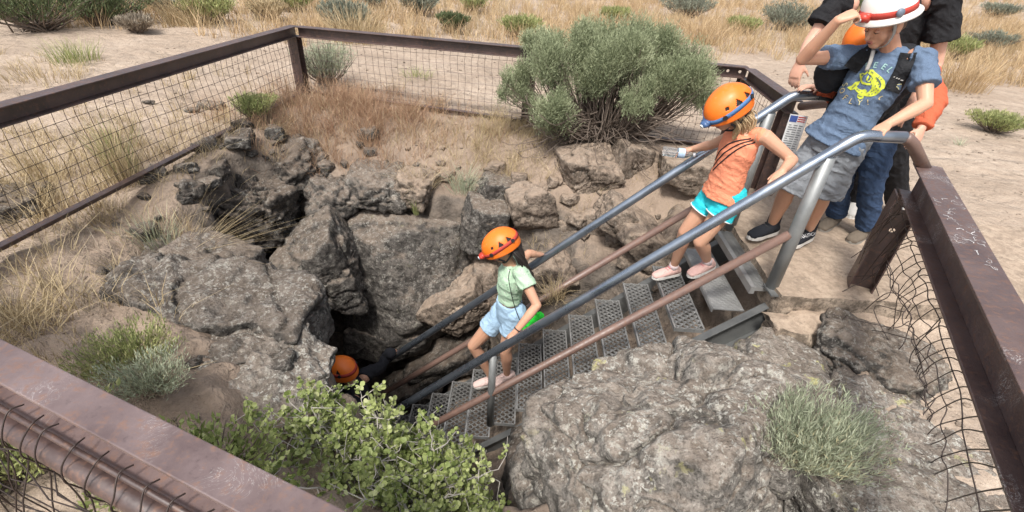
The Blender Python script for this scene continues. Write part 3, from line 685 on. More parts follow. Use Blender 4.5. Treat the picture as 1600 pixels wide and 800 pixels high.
# checker-plate tread and serrated top tread
x, z = nose(6); mb = MB(); mb.box((x + .1, (SN + SF) / 2, z - .004), (.2, tw, .008)); mb.box((x, (SN + SF) / 2, z - .02), (.008, tw - .01, .024))
for i in range(9):
    for j in range(30):
        s_ = 1 if (i + j) % 2 else -1; rot = eul(0, 0, 45 * s_)
        mb.box((x + .016 + i * .021, SN + .03 + j * .0236, z + .0012), (.021, .005, .003), rot)
mb.build('checker_tread', M['tread'], st)
x, z = nose(7); mb = MB(); dep = .24
mb.box((x, (SN + SF) / 2, z - .02), (.03, tw, .05)); mb.box((x + dep, (SN + SF) / 2, z - .015), (.012, tw, .03))
for j in range(46):
    y = SN + .025 + j * (tw - .02) / 46
    n = 13; xs = x + .016 + np.arange(n) * (dep - .024) / (n - 1); zz = z + np.where(np.arange(n) % 2, .004, -.004)
    v = np.concatenate([np.column_stack([xs, np.full(n, y), zz]), np.column_stack([xs, np.full(n, y + .0035), zz]), np.column_stack([xs, np.full(n, y), zz * 0 + z - .028])]); i = np.arange(n - 1)
    mb.add(v, np.concatenate([np.stack([i, i + n, i + n + 1, i + 1], 1), np.stack([i, i + 1, i + 2 * n + 1, i + 2 * n], 1)]))
mb.build('grating_tread', M['tread'], st)
# stringers (channels)
def stringer(y, sgn):
    mb = MB(); d = unit((-1, 0, -SLOPE)); p0 = np.array([1.72, y, .02]) + np.array([0, 0, -.035]); p1 = p0 + d * 5.2
    u_ = np.array([-d[2], 0, d[0]]) * -1; u_ = u_ if u_[2] > 0 else -u_; s_ = np.array([0, 1.0, 0]); rot = np.stack([d, s_, u_], 1); L = 5.2; c = (p0 + p1) / 2
    mb.box(c - u_ * .09, (L, .008, .164), rot); mb.box(c + s_ * sgn * .025 - u_ * .003, (L, .058, .008), rot); mb.box(c + s_ * sgn * .025 - u_ * .177, (L, .058, .008), rot)
    return mb.build('stringer', M['stringer'], st, bevel=.0015)
stringer(SN - .005, -1); stringer(SF + .005, 1)
def bent_pipe(pts, r, name, mat, parent, n=14):
    mb = MB(); P = [np.array(pts[0], float)]
    for i in range(1, len(pts) - 1):
        a, b, c = (np.array(q, float) for q in pts[i - 1:i + 2]); da = unit(a - b); dc = unit(c - b); rr = .05
        for t_ in np.linspace(0, 1, 6): P.append((1 - t_) ** 2 * (b + da * rr) + 2 * t_ * (1 - t_) * b + t_ * t_ * (b + dc * rr))
    P.append(np.array(pts[-1], float)); mb.tube(P, r, n); return mb.build(name, mat, parent, True)
xb, zb = 1.708, .955
def on_slope(x): return zb - (xb - x) * .932
PR = .03
bent_pipe([(-2.6, SN, on_slope(-2.6)), (xb, SN, zb), (1.93, SN, zb + .005)], PR, 'handrail', M['galv'], st)
bent_pipe([(-2.6, SF, on_slope(-2.6)), (xb, SF, zb), (1.99, SF + .02, zb)], PR, 'handrail', M['galv'], st)
bent_pipe([(1.9305, SN, zb + .005), (1.97, SN + .0, zb - .01), (2.175, SN + .06, rt_z - .03)], .0305, 'rail_end', M['rust_pipe'], st)
bent_pipe([(1.9905, SF + .02, zb), (2.1, SF + .06, zb - .03), (2.06, SF + .5, TOPZ - .03)], .0305, 'rail_end', M['rust_pipe'], st)
mz = .36
def on_mid(x): return mz - (1.566 - x) * .905
for y in (SN, SF):
    mb = MB(); mb.tube([(1.57, y, on_mid(1.57)), (-2.6, y, on_mid(-2.6))], .0265, 14); mb.build('mid_rail', M['rust_pipe'], st, True)
def stair_post(x0, y, zbase, ztop, r=.027, x1=None):
    x1 = x0 if x1 is None else x1
    mb = MB(); mb.tube([(x0, y, zbase), (x1, y, ztop)], r, 14); return mb.build('stair_post', M['galv_old'], st, True)
stair_post(1.598, SN - .0, -.03, on_slope(1.6) - .02, .037); stair_post(1.6, SF, -.03, on_slope(1.6) - .02, .037)
for y, xs_ in ((SN, (-.085, -1.9)), (SF, (-1.9,))):
    for x in xs_: stair_post(x, y, -.909 * (1.5 - x) - .05, on_slope(x), .027)
mb = MB(); mb.box((1.66, SN - .03, -.012), (.2, .12, .01)); mb.build('base_plate', M['stringer'], st)

# notice placard wired to the far end post
c = at(1238, 212, 3.6); sg = empty('notice_sign', c, 'small white notice with a flag on the far end post', 'sign')
nf = unit((-.25, -.9, .15)); rf = unit(np.cross((0, 0, 1.0), nf)) * 1; rf = rf if rf[0] > 0 else -rf; uf = unit(np.cross(nf, rf)); uf = uf if uf[2] > 0 else -uf; rot = np.stack([rf, nf, uf], 1)
mb = MB(); mb.box(c, (.12, .006, .3), rot); mb.build('panel', simple('white_enamel', (.72, .73, .73), .5, .08, 20), sg)
mb = MB(); mb.box(c + uf * .12 + nf * .004 - rf * .03, (.05, .003, .045), rot); mb.build('flag_canton', simple('flag_blue', (.05, .09, .3), .5), sg)
for k in range(3): mb = MB(); mb.box(c + uf * (.136 - .015 * k) + nf * .004 + rf * .024, (.05, .003, .007), rot); mb.build('flag_stripe', simple('flag_red', (.5, .06, .06), .5), sg)
mb = MB()
for k in range(13):
    for x0, x1 in ((-.048, -.03 + .01 * (k % 3)), (-.015, .012), (.02, .046 - .006 * (k % 2))): mb.box(c + uf * (.075 - .0165 * k) + nf * .004 + rf * (x0 + x1) / 2, (x1 - x0, .002, .006), rot)
tag(mb.build('print_lines', simple('print_grey', (.2, .21, .22), .6), sg), kind='stuff')
# ------------------------------------------------------------------ vegetation
def leaf_quads(P, D, L, W, rs, fold=0):
    n = len(P); rnd = rs.normal(size=(n, 3)); S = np.cross(D, rnd); S /= np.maximum(np.linalg.norm(S, axis=1), 1e-9)[:, None]
    L = np.broadcast_to(L, (n,))[:, None]; W = np.broadcast_to(W, (n,))[:, None]
    v = np.stack([P, P + D * L * .45 + S * W * .5, P + D * L, P + D * L * .45 - S * W * .5], 1).reshape(-1, 3)
    return v, np.arange(4 * n).reshape(-1, 4)
def round_leaves(P, D, L, rs):
    """lobed leaf, folded along the midrib; 2 quads each"""
    n = len(P); N = rs.normal(size=(n, 3)) * .6 + np.array([0, 0, 1.0]); S = np.cross(D, N); S /= np.linalg.norm(S, axis=1)[:, None]; N = np.cross(S, D)
    L = np.broadcast_to(L, (n,))[:, None]; up = N * L * rs.uniform(.02, .2, (n, 1))
    w = rs.uniform(.85, 1.15, (n, 1))
    r1 = P + D * L * .3 + S * L * .5 * w + up; r2 = P + D * L * .82 + S * L * .38 * w + up; l1 = P + D * L * .3 - S * L * .5 * w + up; l2 = P + D * L * .82 - S * L * .38 * w + up; tip = P + D * L
    v = np.stack([P, r1, r2, tip, l2, l1], 1).reshape(-1, 3); b = np.arange(n)[:, None] * 6
    return v, np.concatenate([b + np.array([[0, 1, 2, 3]]), b + np.array([[0, 3, 4, 5]])], 1).reshape(-1, 4)
def blades(P, H, lean, W, rs, curl=.5):
    """curved grass blades; lean (n,2) = horizontal reach as fraction of height"""
    n = len(P); H = np.broadcast_to(H, (n,)); W = np.broadcast_to(W, (n,)); lean = np.asarray(lean)
    a = rs.uniform(0, 2 * np.pi, n); S = np.stack([np.cos(a), np.sin(a), 0 * a], 1) * W[:, None] * .5
    def pt(t): return P + np.column_stack([lean * H[:, None] * t ** (1 + curl * 1.5), H * (t - .25 * curl * t ** 3 * np.linalg.norm(lean, axis=1))])
    p1, p2 = pt(.5), pt(1.0); v = np.stack([P - S, P + S, p1 - S * .8, p1 + S * .8, p2 - S * .2, p2 + S * .2], 1).reshape(-1, 3); b = np.arange(n)[:, None] * 6
    return v, np.concatenate([b + np.array([[0, 1, 3, 2]]), b + np.array([[2, 3, 5, 4]])], 1).reshape(-1, 4)
def tints(rs, n, per, base=None):
    t = rs.uniform(0, 1, n) if base is None else np.clip(base + rs.normal(size=n) * .15, 0, 1); return np.repeat(t, per)
LEAF = {
    'sage': m_leaf('sage_green', (.19, .225, .125), (.4, .435, .27), .7, .15, (.52, .54, .36)),
    'sage_far': m_leaf('grey_sage', (.14, .155, .115), (.32, .335, .26), .75, .1),
    'olive': m_leaf('dark_olive', (.05, .07, .03), (.15, .18, .085), .7, .12),
    'lime': m_leaf('yellow_green', (.18, .22, .08), (.4, .42, .18), .65, .2, (.55, .5, .27)),
    'currant': m_leaf('currant_green', (.16, .21, .06), (.4, .45, .18), .5, .25, (.58, .6, .34)),
    'bluegreen': m_leaf('pale_blue_green', (.26, .3, .2), (.48, .51, .37), .7, .12, (.56, .5, .3)),
    'straw': m_leaf('straw', (.33, .245, .135), (.6, .49, .31), .8, .15),
    'gold': m_leaf('golden_grass', (.36, .25, .135), (.66, .5, .31), .8, .15),
    'russet': m_leaf('russet_grass', (.26, .15, .10), (.48, .32, .2), .8, .15, (.58, .46, .32)),
    'greygrass': m_leaf('grey_dead_grass', (.2, .165, .125), (.42, .36, .28), .8, .1),
}
M['twig'] = simple('pale_twig', (.42, .39, .35), .8, .3, 60); M['wood'] = simple('dark_twig', (.16, .125, .1), .85, .35, 40); M['drywood'] = simple('dry_twig', (.33, .27, .21), .85, .3, 40)
def shrub(label, base, rad, mat, seed, nstem=260, nleaf=24, leaf=(.03, .004), lobes=7, up=.75, cat='shrub', name='shrub', wood='wood', stem_r=.006, h0=.25, spread=.5, group=None):
    """base on the ground; rad = (rx, ry, height). Stems rise from the foot into several lobes of fine leaves"""
    rs = np.random.RandomState(seed); base = np.array(base, float); rx, ry, hh = rad
    root = empty(name, base, label, cat, group)
    lob = []
    for k in range(lobes):
        a = 2 * np.pi * k / max(lobes - 1, 1) + rs.uniform(-.4, .4); q = 0 if k == 0 else rs.uniform(.45, .75)
        lob.append((np.array([np.cos(a) * rx * q, np.sin(a) * ry * q, hh * (h0 + (1 - h0) * rs.uniform(.45, .62) * (1 - .25 * q))]), np.array([rx, ry, hh * (1 - h0) * .5]) * rs.uniform(.42, .62)))
    li = rs.randint(0, lobes, nstem)
    d = rs.normal(size=(nstem, 3)); d[:, 2] = np.abs(d[:, 2]) * .9 + .1 * d[:, 2]; d /= np.linalg.norm(d, axis=1)[:, None]
    tip = np.array([lob[i][0] for i in li]) + d * np.array([lob[i][1] for i in li]) * rs.uniform(.75, 1.12, (nstem, 1))
    foot = np.column_stack([rs.normal(size=(nstem, 2)) * np.array([rx, ry]) * .1, np.zeros(nstem)])
    # woody stems
    mb = MB(); ns = min(nstem, 90)
    for i in range(ns):
        mpt = foot[i] * .5 + tip[i] * .5 + np.array([0, 0, -.08 * hh]) + rs.normal(size=3) * .04 * hh
        mb.tube(base + np.array([foot[i], mpt, tip[i]]), [stem_r * 1.3, stem_r * .8, stem_r * .25], 4, False)
    mb.build('stems', M[wood], root, True)
    # leaves on the outer part of every stem
    n = nstem * nleaf; si = np.repeat(np.arange(nstem), nleaf); t = 1 - rs.uniform(0, 1, n) ** 1.3 * spread
    sd_ = tip - foot; sl = np.linalg.norm(sd_, axis=1); sdn = sd_ / sl[:, None]
    mid_ = foot * .5 + tip * .5 + np.array([0, 0, -.08 * hh])
    tt = t[:, None]; P = (1 - tt) ** 2 * foot[si] + 2 * tt * (1 - tt) * (2 * mid_ - .5 * foot - .5 * tip)[si] + tt ** 2 * tip[si] + rs.normal(size=(n, 3)) * np.array([.025, .025, .02]) * (rx + .12)
    D = sdn[si] * .6 + np.array([0, 0, up]) + rs.normal(size=(n, 3)) * .45; D /= np.linalg.norm(D, axis=1)[:, None]
    v, f = leaf_quads(base + P, D, leaf[0] * rs.uniform(.6, 1.4, n), leaf[1] * rs.uniform(.7, 1.3, n), rs)
    tb = np.repeat(rs.uniform(.15, .85, lobes)[li] * .5 + rs.uniform(0, .5, nstem), nleaf)
    tag(mesh_np('foliage', v, f, LEAF[mat], root, False, attrs={'tint': tints(rs, n, 4, tb)}), kind='stuff')
    return root
def tuft(label, base, n, h, spread, mat, seed, lean=.5, w=.004, name='grass_tuft', bias=(0, 0)):
    rs = np.random.RandomState(seed); a = rs.uniform(0, 2 * np.pi, n); r = spread * rs.uniform(0, 1, n) ** .8
    off = np.column_stack([np.cos(a) * r, np.sin(a) * r]); P = np.array(base)[None] + np.column_stack([off, np.zeros(n) - .01])
    ln = off / max(spread, 1e-6) * lean + rs.normal(size=(n, 2)) * lean * .5 + np.array(bias)
    v, f = blades(P, h * rs.uniform(.45, 1.1, n), ln, w * rs.uniform(.6, 1.3, n), rs)
    o = mesh_np(name, v - np.array(base), f, LEAF[mat], None, False, attrs={'tint': tints(rs, n, 6)}); o.location = base
    return tag(o, label, 'grass')
def scatter(name, label, pts, hs, mat, seed, per=14, spread=.07, lean=.45, w=.005):
    """uncountable grass: clumps of blades at ground points"""
    rs = np.random.RandomState(seed); n = len(pts) * per; ci = np.repeat(np.arange(len(pts)), per)
    a = rs.uniform(0, 2 * np.pi, n); r = spread * rs.uniform(0, 1, n); off = np.column_stack([np.cos(a) * r, np.sin(a) * r]); xy = np.asarray(pts)[ci] + off
    P = np.column_stack([xy, gz(xy[:, 0], xy[:, 1]) - .01])
    ln = off / spread * lean * .7 + rs.normal(size=(n, 2)) * lean * .6
    v, f = blades(P, np.asarray(hs)[ci] * rs.uniform(.5, 1.15, n), ln, w * rs.uniform(.6, 1.4, n), rs)
    tb = np.repeat(rs.uniform(.1, .9, len(pts)), per)
    o = mesh_np(name, v, f, LEAF[mat], None, False, attrs={'tint': tints(rs, n, 6, tb)})
    return tag(o, label, None, None, 'stuff')
def region(n, xr, yr, fn, seed):
    rs = np.random.RandomState(seed); p = np.column_stack([rs.uniform(*xr, n), rs.uniform(*yr, n)]); q = fn(p); return p[rs.uniform(0, 1, n) < q]
def nz2(p, s, o=0): return noise3(np.column_stack([p * s, np.full(len(p), o + .5)]))

# golden meadow behind the sand flat
edge = lambda x: 8.3 + .06 * x + 1.1 * sstep(2, 5, x) - 1.2 * sstep(5, 9, x)
fn = lambda p: sstep(0, 1.6, p[:, 1] - edge(p[:, 0]) + 1.2 * nz2(p, .5)) * (.35 + .65 * sstep(-.25, .25, nz2(p, .7, 3)))
pts = region(11000, (-17, 30), (7.6, 20), fn, 1); pts2 = region(4200, (-30, 46), (18, 40), lambda p: .9 + 0 * p[:, 0], 2)
scatter('meadow_grass', 'golden dry meadow grass covering the background', np.concatenate([pts, pts2]), np.concatenate([np.random.RandomState(3).uniform(.2, .46, len(pts)), np.random.RandomState(4).uniform(.35, .6, len(pts2))]), 'gold', 5, 16, .14, .5, .009)
pts = region(2600, (-16, 22), (7.2, 16), lambda p: sstep(-.2, 1.0, p[:, 1] - edge(p[:, 0]) + .8 * nz2(p, .8)) * .8, 6)
scatter('straw_grass', 'pale straw grass mixed through the meadow', pts, np.random.RandomState(7).uniform(.15, .35, len(pts)), 'straw', 8, 16, .12, .6, .008)
# sparse straw on the sand and dead grass left of the fence
def left_fn(p): return (sstep(-1.5, -2.1, p[:, 0]) * sstep(4.5, 3.3, p[:, 1]) * (.25 + sstep(-.1, .3, nz2(p, 1.2, 8))) + .05)
pts = region(4200, (-6.5, -1.4), (1.2, 6.2), left_fn, 9); pts = pts[ground_parts(pts[:, 0], pts[:, 1])[2] < -.35]
scatter('dry_grass', 'dry straw grass along the left fence', pts, np.random.RandomState(10).uniform(.08, .24, len(pts)), 'straw', 11, 18, .07, .8, .0035)
pts = region(1400, (-6.5, -1.4), (1.2, 6.0), left_fn, 12); pts = pts[ground_parts(pts[:, 0], pts[:, 1])[2] < -.3]
scatter('dead_grass', 'grey dead grass stalks among the straw on the left', pts, np.random.RandomState(13).uniform(.06, .2, len(pts)), 'greygrass', 14, 18, .08, 1.0, .003)
# russet mat on the back-left bank
def rus(p): return np.exp(-((p[:, 0] + 1.75) / .75) ** 2 - ((p[:, 1] - 4.85) / .5) ** 2) * 1.4
pts = region(1900, (-3.2, .2), (3.9, 5.7), rus, 15)
scatter('russet_grass', 'reddish dead grass mat on the bank below the corner post', pts, np.random.RandomState(16).uniform(.1, .3, len(pts)), 'russet', 17, 20, .08, .8, .003)
def bankg(p): return sstep(4.0, 4.4, p[:, 1]) * sstep(5.4, 5.0, p[:, 1]) * (.15 + .6 * sstep(0, .4, nz2(p, 1.5, 20)))
pts = region(900, (-1.3, .6), (3.95, 5.3), bankg, 18)
scatter('bank_grass', 'pale straw tussocks on the bank behind the slab', pts, np.random.RandomState(19).uniform(.08, .24, len(pts)), 'straw', 20, 18, .07, .9, .003)
pts = region(260, (-.1, 1.5), (3.3, 4.3), lambda p: .25 + .5 * sstep(.1, .4, nz2(p, 2.2, 30)), 21)
scatter('slope_grass', 'wispy dead grass on the dirt slope behind the stairs', pts, np.random.RandomState(22).uniform(.05, .16, len(pts)), 'straw', 23, 12, .05, .9, .0025)

def on(px, py, z=0.05):
    q = atz(px, py, z); return np.array([q[0], q[1], gz(q[0], q[1])[0]])
def leftbank(p): return np.exp(-((p[:, 0] + 2.35) / .45) ** 2 - ((p[:, 1] - 3.6) / .9) ** 2) * 1.2
pts = region(420, (-3.0, -1.5), (2.3, 4.8), leftbank, 25)
scatter('rim_grass', 'tangled pale dead grass on the left rim of the pit', pts, np.random.RandomState(26).uniform(.08, .22, len(pts)), 'straw', 27, 18, .07, 1.1, .0028)
# single tufts one can pick out
def tf(px, py, label, n, h, sp, mat, seed, z=.0, **k):
    q = atz(px, py, z); tuft(label, (q[0], q[1], max(gz(q[0], q[1])[0], z - .25)), n, h, sp, mat, seed, **k)
tf(185, 275, 'tall yellow grass clump behind the left fence', 260, .42, .13, 'straw', 31, .1, lean=.3)
tf(190, 265, 'green grass shoots inside the yellow clump behind the left fence', 120, .45, .09, 'lime', 32, .1, lean=.25)
tf(60, 270, 'straw grass clump by the left edge behind the fence', 240, .34, .2, 'straw', 33, .1, lean=.6)
tf(285, 372, 'long blond grass leaning over the left rim', 200, .5, .1, 'straw', 34, -.05, lean=.7, bias=(.7, .1), w=.003)
tf(230, 345, 'grey-green grass patch inside the left fence', 160, .2, .14, 'bluegreen', 35, .0, lean=.5)
tf(725, 262, 'grey-green grass tussock at the edge of the back bank', 260, .28, .12, 'bluegreen', 36, -.15, lean=.7, w=.003)
tf(655, 255, 'blond tussock above the big slab', 220, .26, .13, 'straw', 37, -.1, lean=.9, w=.003)
tf(648, 296, 'small bright green sprig on top of the slab', 60, .16, .03, 'lime', 38, -.28, lean=.3)
tf(872, 425, 'hanging dry grass tuft behind the lower handrail', 170, .24, .1, 'straw', 39, -.45, lean=.9, bias=(-.2, -.4), w=.003)
tf(30, 500, 'straw tuft on the left terrace at the picture edge', 120, .2, .1, 'straw', 40, .0, lean=.7)
tf(1345, 618, 'blond grass tuft growing between the right-hand rocks', 110, .22, .05, 'straw', 41, -.02, lean=.8, w=.003)
tf(1500, 226, 'tiny pale weed on the path', 50, .1, .05, 'bluegreen', 42, .02, lean=.9)
tf(650, 122, 'flat olive grass patch on the sand behind the back fence', 150, .14, .22, 'lime', 43, .05, lean=.9)
tf(120, 100, 'pale green grass clump beyond the left fence', 260, .3, .25, 'lime', 44, .1, lean=.5, w=.006)
tf(70, 125, 'low yellow grass patch beyond the left fence', 160, .2, .35, 'straw', 45, .1, lean=.6, w=.006)

# big grey-green bush on the bank
SB = np.array([.8, 4.72, .02])
sage = empty('sage_bush', SB, 'big rounded grey-green sage bush at the back fence', 'bush')
def sage_bush():
    rs = np.random.RandomState(77)
    lob = [((.1, .0, .74), (.55, .42, .34)), ((-.42, -.1, .7), (.38, .36, .34)), ((.62, .05, .66), (.38, .36, .3)), ((-.86, -.05, .5), (.2, .24, .26)), ((-.5, -.3, .34), (.32, .22, .24)), ((.24, -.34, .56), (.2, .16, .2)), ((.36, .2, .84), (.42, .32, .24)), ((-.2, .15, .86), (.4, .32, .24)), ((.9, .1, .56), (.22, .26, .24)), ((-.72, .25, .86), (.2, .2, .12))]
    clumps = []
    for c, r in lob:
        c = np.array(c); r = np.array(r); clumps.append((c, r * .72, .5))
        k = int(7 + 26 * r[0] * r[1]); d = rs.normal(size=(k, 3)); d /= np.linalg.norm(d, axis=1)[:, None]; d[:, 2] = np.where(d[:, 2] < -.5, -d[:, 2], d[:, 2])
        for q in d: clumps.append((c + q * r * .7, r.mean() * rs.uniform(.26, .46) * np.array([1, 1, 1.1]), rs.uniform(.1, .95)))
    mb = MB(); V = []; F = []; T = []; nn = 0
    for li, (c, r, tn) in enumerate(clumps):
        ns = int(2100 * (r[0] * r[1] + r[0] * r[2]) / .35) + 30
        d = rs.normal(size=(ns, 3)); d /= np.linalg.norm(d, axis=1)[:, None]; d = d[d[:, 2] > -.6]; ns = len(d)
        tip = c + d * r * (1 + .2 * noise3(d * 3.2 + li * 5))[:, None] * rs.uniform(.6, 1.1, (ns, 1))
        dirn = d * np.array([.6, .6, .4]) + np.array([0, 0, .75]) + rs.normal(size=(ns, 3)) * .2; dirn /= np.linalg.norm(dirn, axis=1)[:, None]
        ln = rs.uniform(.08, .19, ns); k = 9
        tt = np.tile(np.linspace(.05, 1, k), ns)[:, None]; si = np.repeat(np.arange(ns), k)
        P = tip[si] - dirn[si] * ln[si][:, None] * (1 - tt) + rs.normal(size=(ns * k, 3)) * .004
        D = dirn[si] + rs.normal(size=(ns * k, 3)) * .33; D /= np.linalg.norm(D, axis=1)[:, None]
        v, f = leaf_quads(SB + P, D, rs.uniform(.018, .042, ns * k), .0054, rs); V.append(v); F.append(f + nn); nn += len(v)
        tb = .12 + .55 * tn + .2 * noise3(tip * 4)[si] + .2 * tt[:, 0] - .1
        T.append(np.repeat(np.clip(tb + rs.normal(size=len(tb)) * .1, 0, 1), 4))
        for i in range(0, ns, 45):
            p2 = tip[i] - dirn[i] * ln[i] * .6; p1 = np.array([c[0] * .35, c[1] * .35, .12]) + rs.normal(size=3) * .06; pm = p1 * .45 + p2 * .55 + np.array([0, 0, -.06])
            mb.tube(SB + np.array([p1 * .2, p1, pm, p2]), [.01, .008, .005, .002], 4, False)
    for i in range(170):   # dead skirt of twigs
        a = rs.uniform(-.2 * np.pi, -.95 * np.pi) if i % 3 else rs.uniform(0, 2 * np.pi); q = rs.uniform(.35, .95)
        e_ = np.array([np.cos(a) * q * 1.0, np.sin(a) * q * .6, rs.uniform(-.12, .4)]); m_ = e_ * .5 + np.array([0, 0, .12]) + rs.normal(size=3) * .05
        mb.tube(SB + smooth_path([np.array([0, 0, .03]), m_, e_, e_ * 1.12 + rs.normal(size=3) * .06], 3), .0035, 4, False)
    mb.build('branches', M['wood'], sage, True)
    mb = MB()
    for i in range(22):
        a = rs.uniform(0, 2 * np.pi); e_ = np.array([np.cos(a) * .6, np.sin(a) * .3, rs.uniform(.25, .5)]); mb.tube(SB + smooth_path([np.array([rs.normal() * .03, rs.normal() * .03, -.1]), e_ * .4 + rs.normal(size=3) * .05, e_], 4), np.linspace(.018, .007, 9), 6, False)
    mb.build('trunk', M['wood'], sage, True)
    tag(mesh_np('foliage', np.concatenate(V), np.concatenate(F), LEAF['sage'], sage, False, attrs={'tint': np.concatenate(T)}), kind='stuff')
sage_bush()

# currant bush at the near rim
CB = np.array([-.5, 1.2, -.5])
cur = empty('currant_bush', CB, 'leafy green currant bush with pale twigs at the near rim', 'bush')
def currant():
    rs = np.random.RandomState(91); tw = MB(); LP = []; LD = []; LT = []
    for i in range(230):
        x = rs.uniform(-1.15, .14); y = rs.uniform(.62, 1.62)
        # outline of the crown on plan
        if ((x + .53) / .7) ** 2 + ((y - 1.06) / .46) ** 2 > 1: continue
        ztop = -.2 + .16 * (1 - ((x + .5) / .75) ** 2 - ((y - 1.1) / .6) ** 2) + .07 * rs.normal() - .1 * sstep(-.9, -.5, x) - .3 * sstep(-.5, .0, x)
        foot = CB + np.array([(x + .5) * .25, (y - 1.2) * .25, rs.uniform(-.05, .05)]); tip = np.array([x, y, ztop])
        m1 = foot * .5 + tip * .5 + np.array([0, 0, .06]) + rs.normal(size=3) * .05
        P = smooth_path([foot, m1, tip], 7); P = P + rs.normal(size=P.shape) * .006
        tw.tube(P, np.linspace(.006, .0016, len(P)), 5, False)
        side = []
        for s_ in range(11):
            b = P[rs.randint(5, len(P))]; d = unit(rs.normal(size=3) + np.array([0, 0, .55])); e_ = b + d * rs.uniform(.05, .16); mm = (b + e_) / 2 + rs.normal(size=3) * .012
            tw.tube([b, mm, e_], [.0024, .0018, .001], 4, False); side.append((b, mm, e_))
        tb = rs.uniform(.2, .75)
        for (b, mm, e_) in side:
            for c_ in range(4):
                t_ = rs.uniform(.3, 1.0); q = b + (e_ - b) * t_
                for l_ in range(rs.randint(2, 5)):
                    d = unit(rs.normal(size=3) + np.array([0, 0, .45])); LP.append(q + d * .004); LD.append(d); LT.append(tb + rs.normal() * .18)
    LP = np.array(LP); LD = np.array(LD); LT = np.clip(np.array(LT), 0, 1); L = .009 + .019 * rs.beta(1.6, 1.6, len(LP))
    tw.build('twigs', M['twig'], cur, True)
    dist = np.linalg.norm(LP - np.array([0, 0, CAM_H]), axis=1); sc_ = L / dist; order = np.argsort(-sc_); top = order[:280]; rest = order[280:]
    v, f = round_leaves(LP[rest], LD[rest], L[rest], rs)
    tag(mesh_np('foliage', v, f, LEAF['currant'], cur, False, attrs={'tint': np.repeat(LT[rest], 6)}), kind='stuff')
    protos = []
    for k in range(6):
        v, f = round_leaves(np.zeros((1, 3)), np.array([[0, 1.0, 0]]), 1.0, rs)
        o = mesh_np('leaf', v, f, LEAF['currant'], cur, False, attrs={'tint': np.full(6, .25 + .13 * k)}); protos.append(o)
    for n_, i in enumerate(top):
        o = protos[n_ % 6] if n_ < 6 else bpy.data.objects.new('leaf', protos[n_ % 6].data)
        if n_ >= 6: COL.objects.link(o)
        d = LD[i]; S = unit(np.cross(d, np.array([.2, .1, 1.0]) + rs.normal(size=3) * .4)); N = np.cross(S, d)
        o.parent = cur; o.matrix_parent_inverse = Matrix.Identity(4)
        mtx = np.eye(4); mtx[:3, 0] = S * L[i]; mtx[:3, 1] = d * L[i]; mtx[:3, 2] = N * L[i]; mtx[:3, 3] = LP[i] - CB; o.matrix_basis = Matrix(mtx.tolist())
currant()

# other shrubs near the fence
def sh(px, py, label, rad, mat, seed, z=.05, sink=.0, **k):
    b = on(px, py, z); b[2] -= sink; shrub(label, b, rad, mat, seed, **k)
sh(408, 212, 'bright yellow-green bush hanging over the dark rocks', (.2, .2, .3), 'lime', 101, -.05, nstem=300, nleaf=22, leaf=(.022, .006))
sh(512, 132, 'pale blue-green sagebrush behind the corner of the fence', (.36, .36, .55), 'bluegreen', 102, .1, nstem=420, nleaf=16, leaf=(.035, .005), h0=.35)
sh(215, 590, 'yellow-green weed with upright stalks beside the near rail', (.2, .18, .3), 'lime', 103, -.1, nstem=260, nleaf=20, leaf=(.022, .0045), lobes=6, up=1.2, h0=.15, wood='drywood', stem_r=.003)
sh(262, 650, 'grey-green feathery weed between the rail and the currant bush', (.2, .16, .2), 'bluegreen', 104, -.15, nstem=220, nleaf=18, leaf=(.024, .0032), lobes=5, wood='drywood', stem_r=.003)
shrub('grey-green wispy shrub on the foreground rocks', atz(1255, 722, -.16), (.27, .22, .4), 'bluegreen', 105, nstem=620, nleaf=22, leaf=(.038, .0034), lobes=9, wood='drywood', stem_r=.0025, h0=.05, spread=.75)
sh(1180, 790, 'small yellow-green sprig at the bottom edge by the big boulder', (.12, .1, .16), 'lime', 106, -.05, sink=-.05, nstem=110, nleaf=16, leaf=(.024, .004), lobes=4, wood='drywood', stem_r=.002)
sh(40, 760, 'green weeds below the near rail in the corner', (.35, .3, .25), 'lime', 107, -.05, nstem=240, nleaf=16, leaf=(.03, .009), lobes=6)
sh(330, 800, 'leafy green weeds under the near rail', (.3, .2, .3), 'currant', 108, -.1, nstem=240, nleaf=14, leaf=(.026, .014), lobes=6)
sh(1550, 205, 'lone low green shrub on the sandy path', (.3, .28, .28), 'lime', 109, .02, nstem=300, nleaf=22, leaf=(.035, .007))
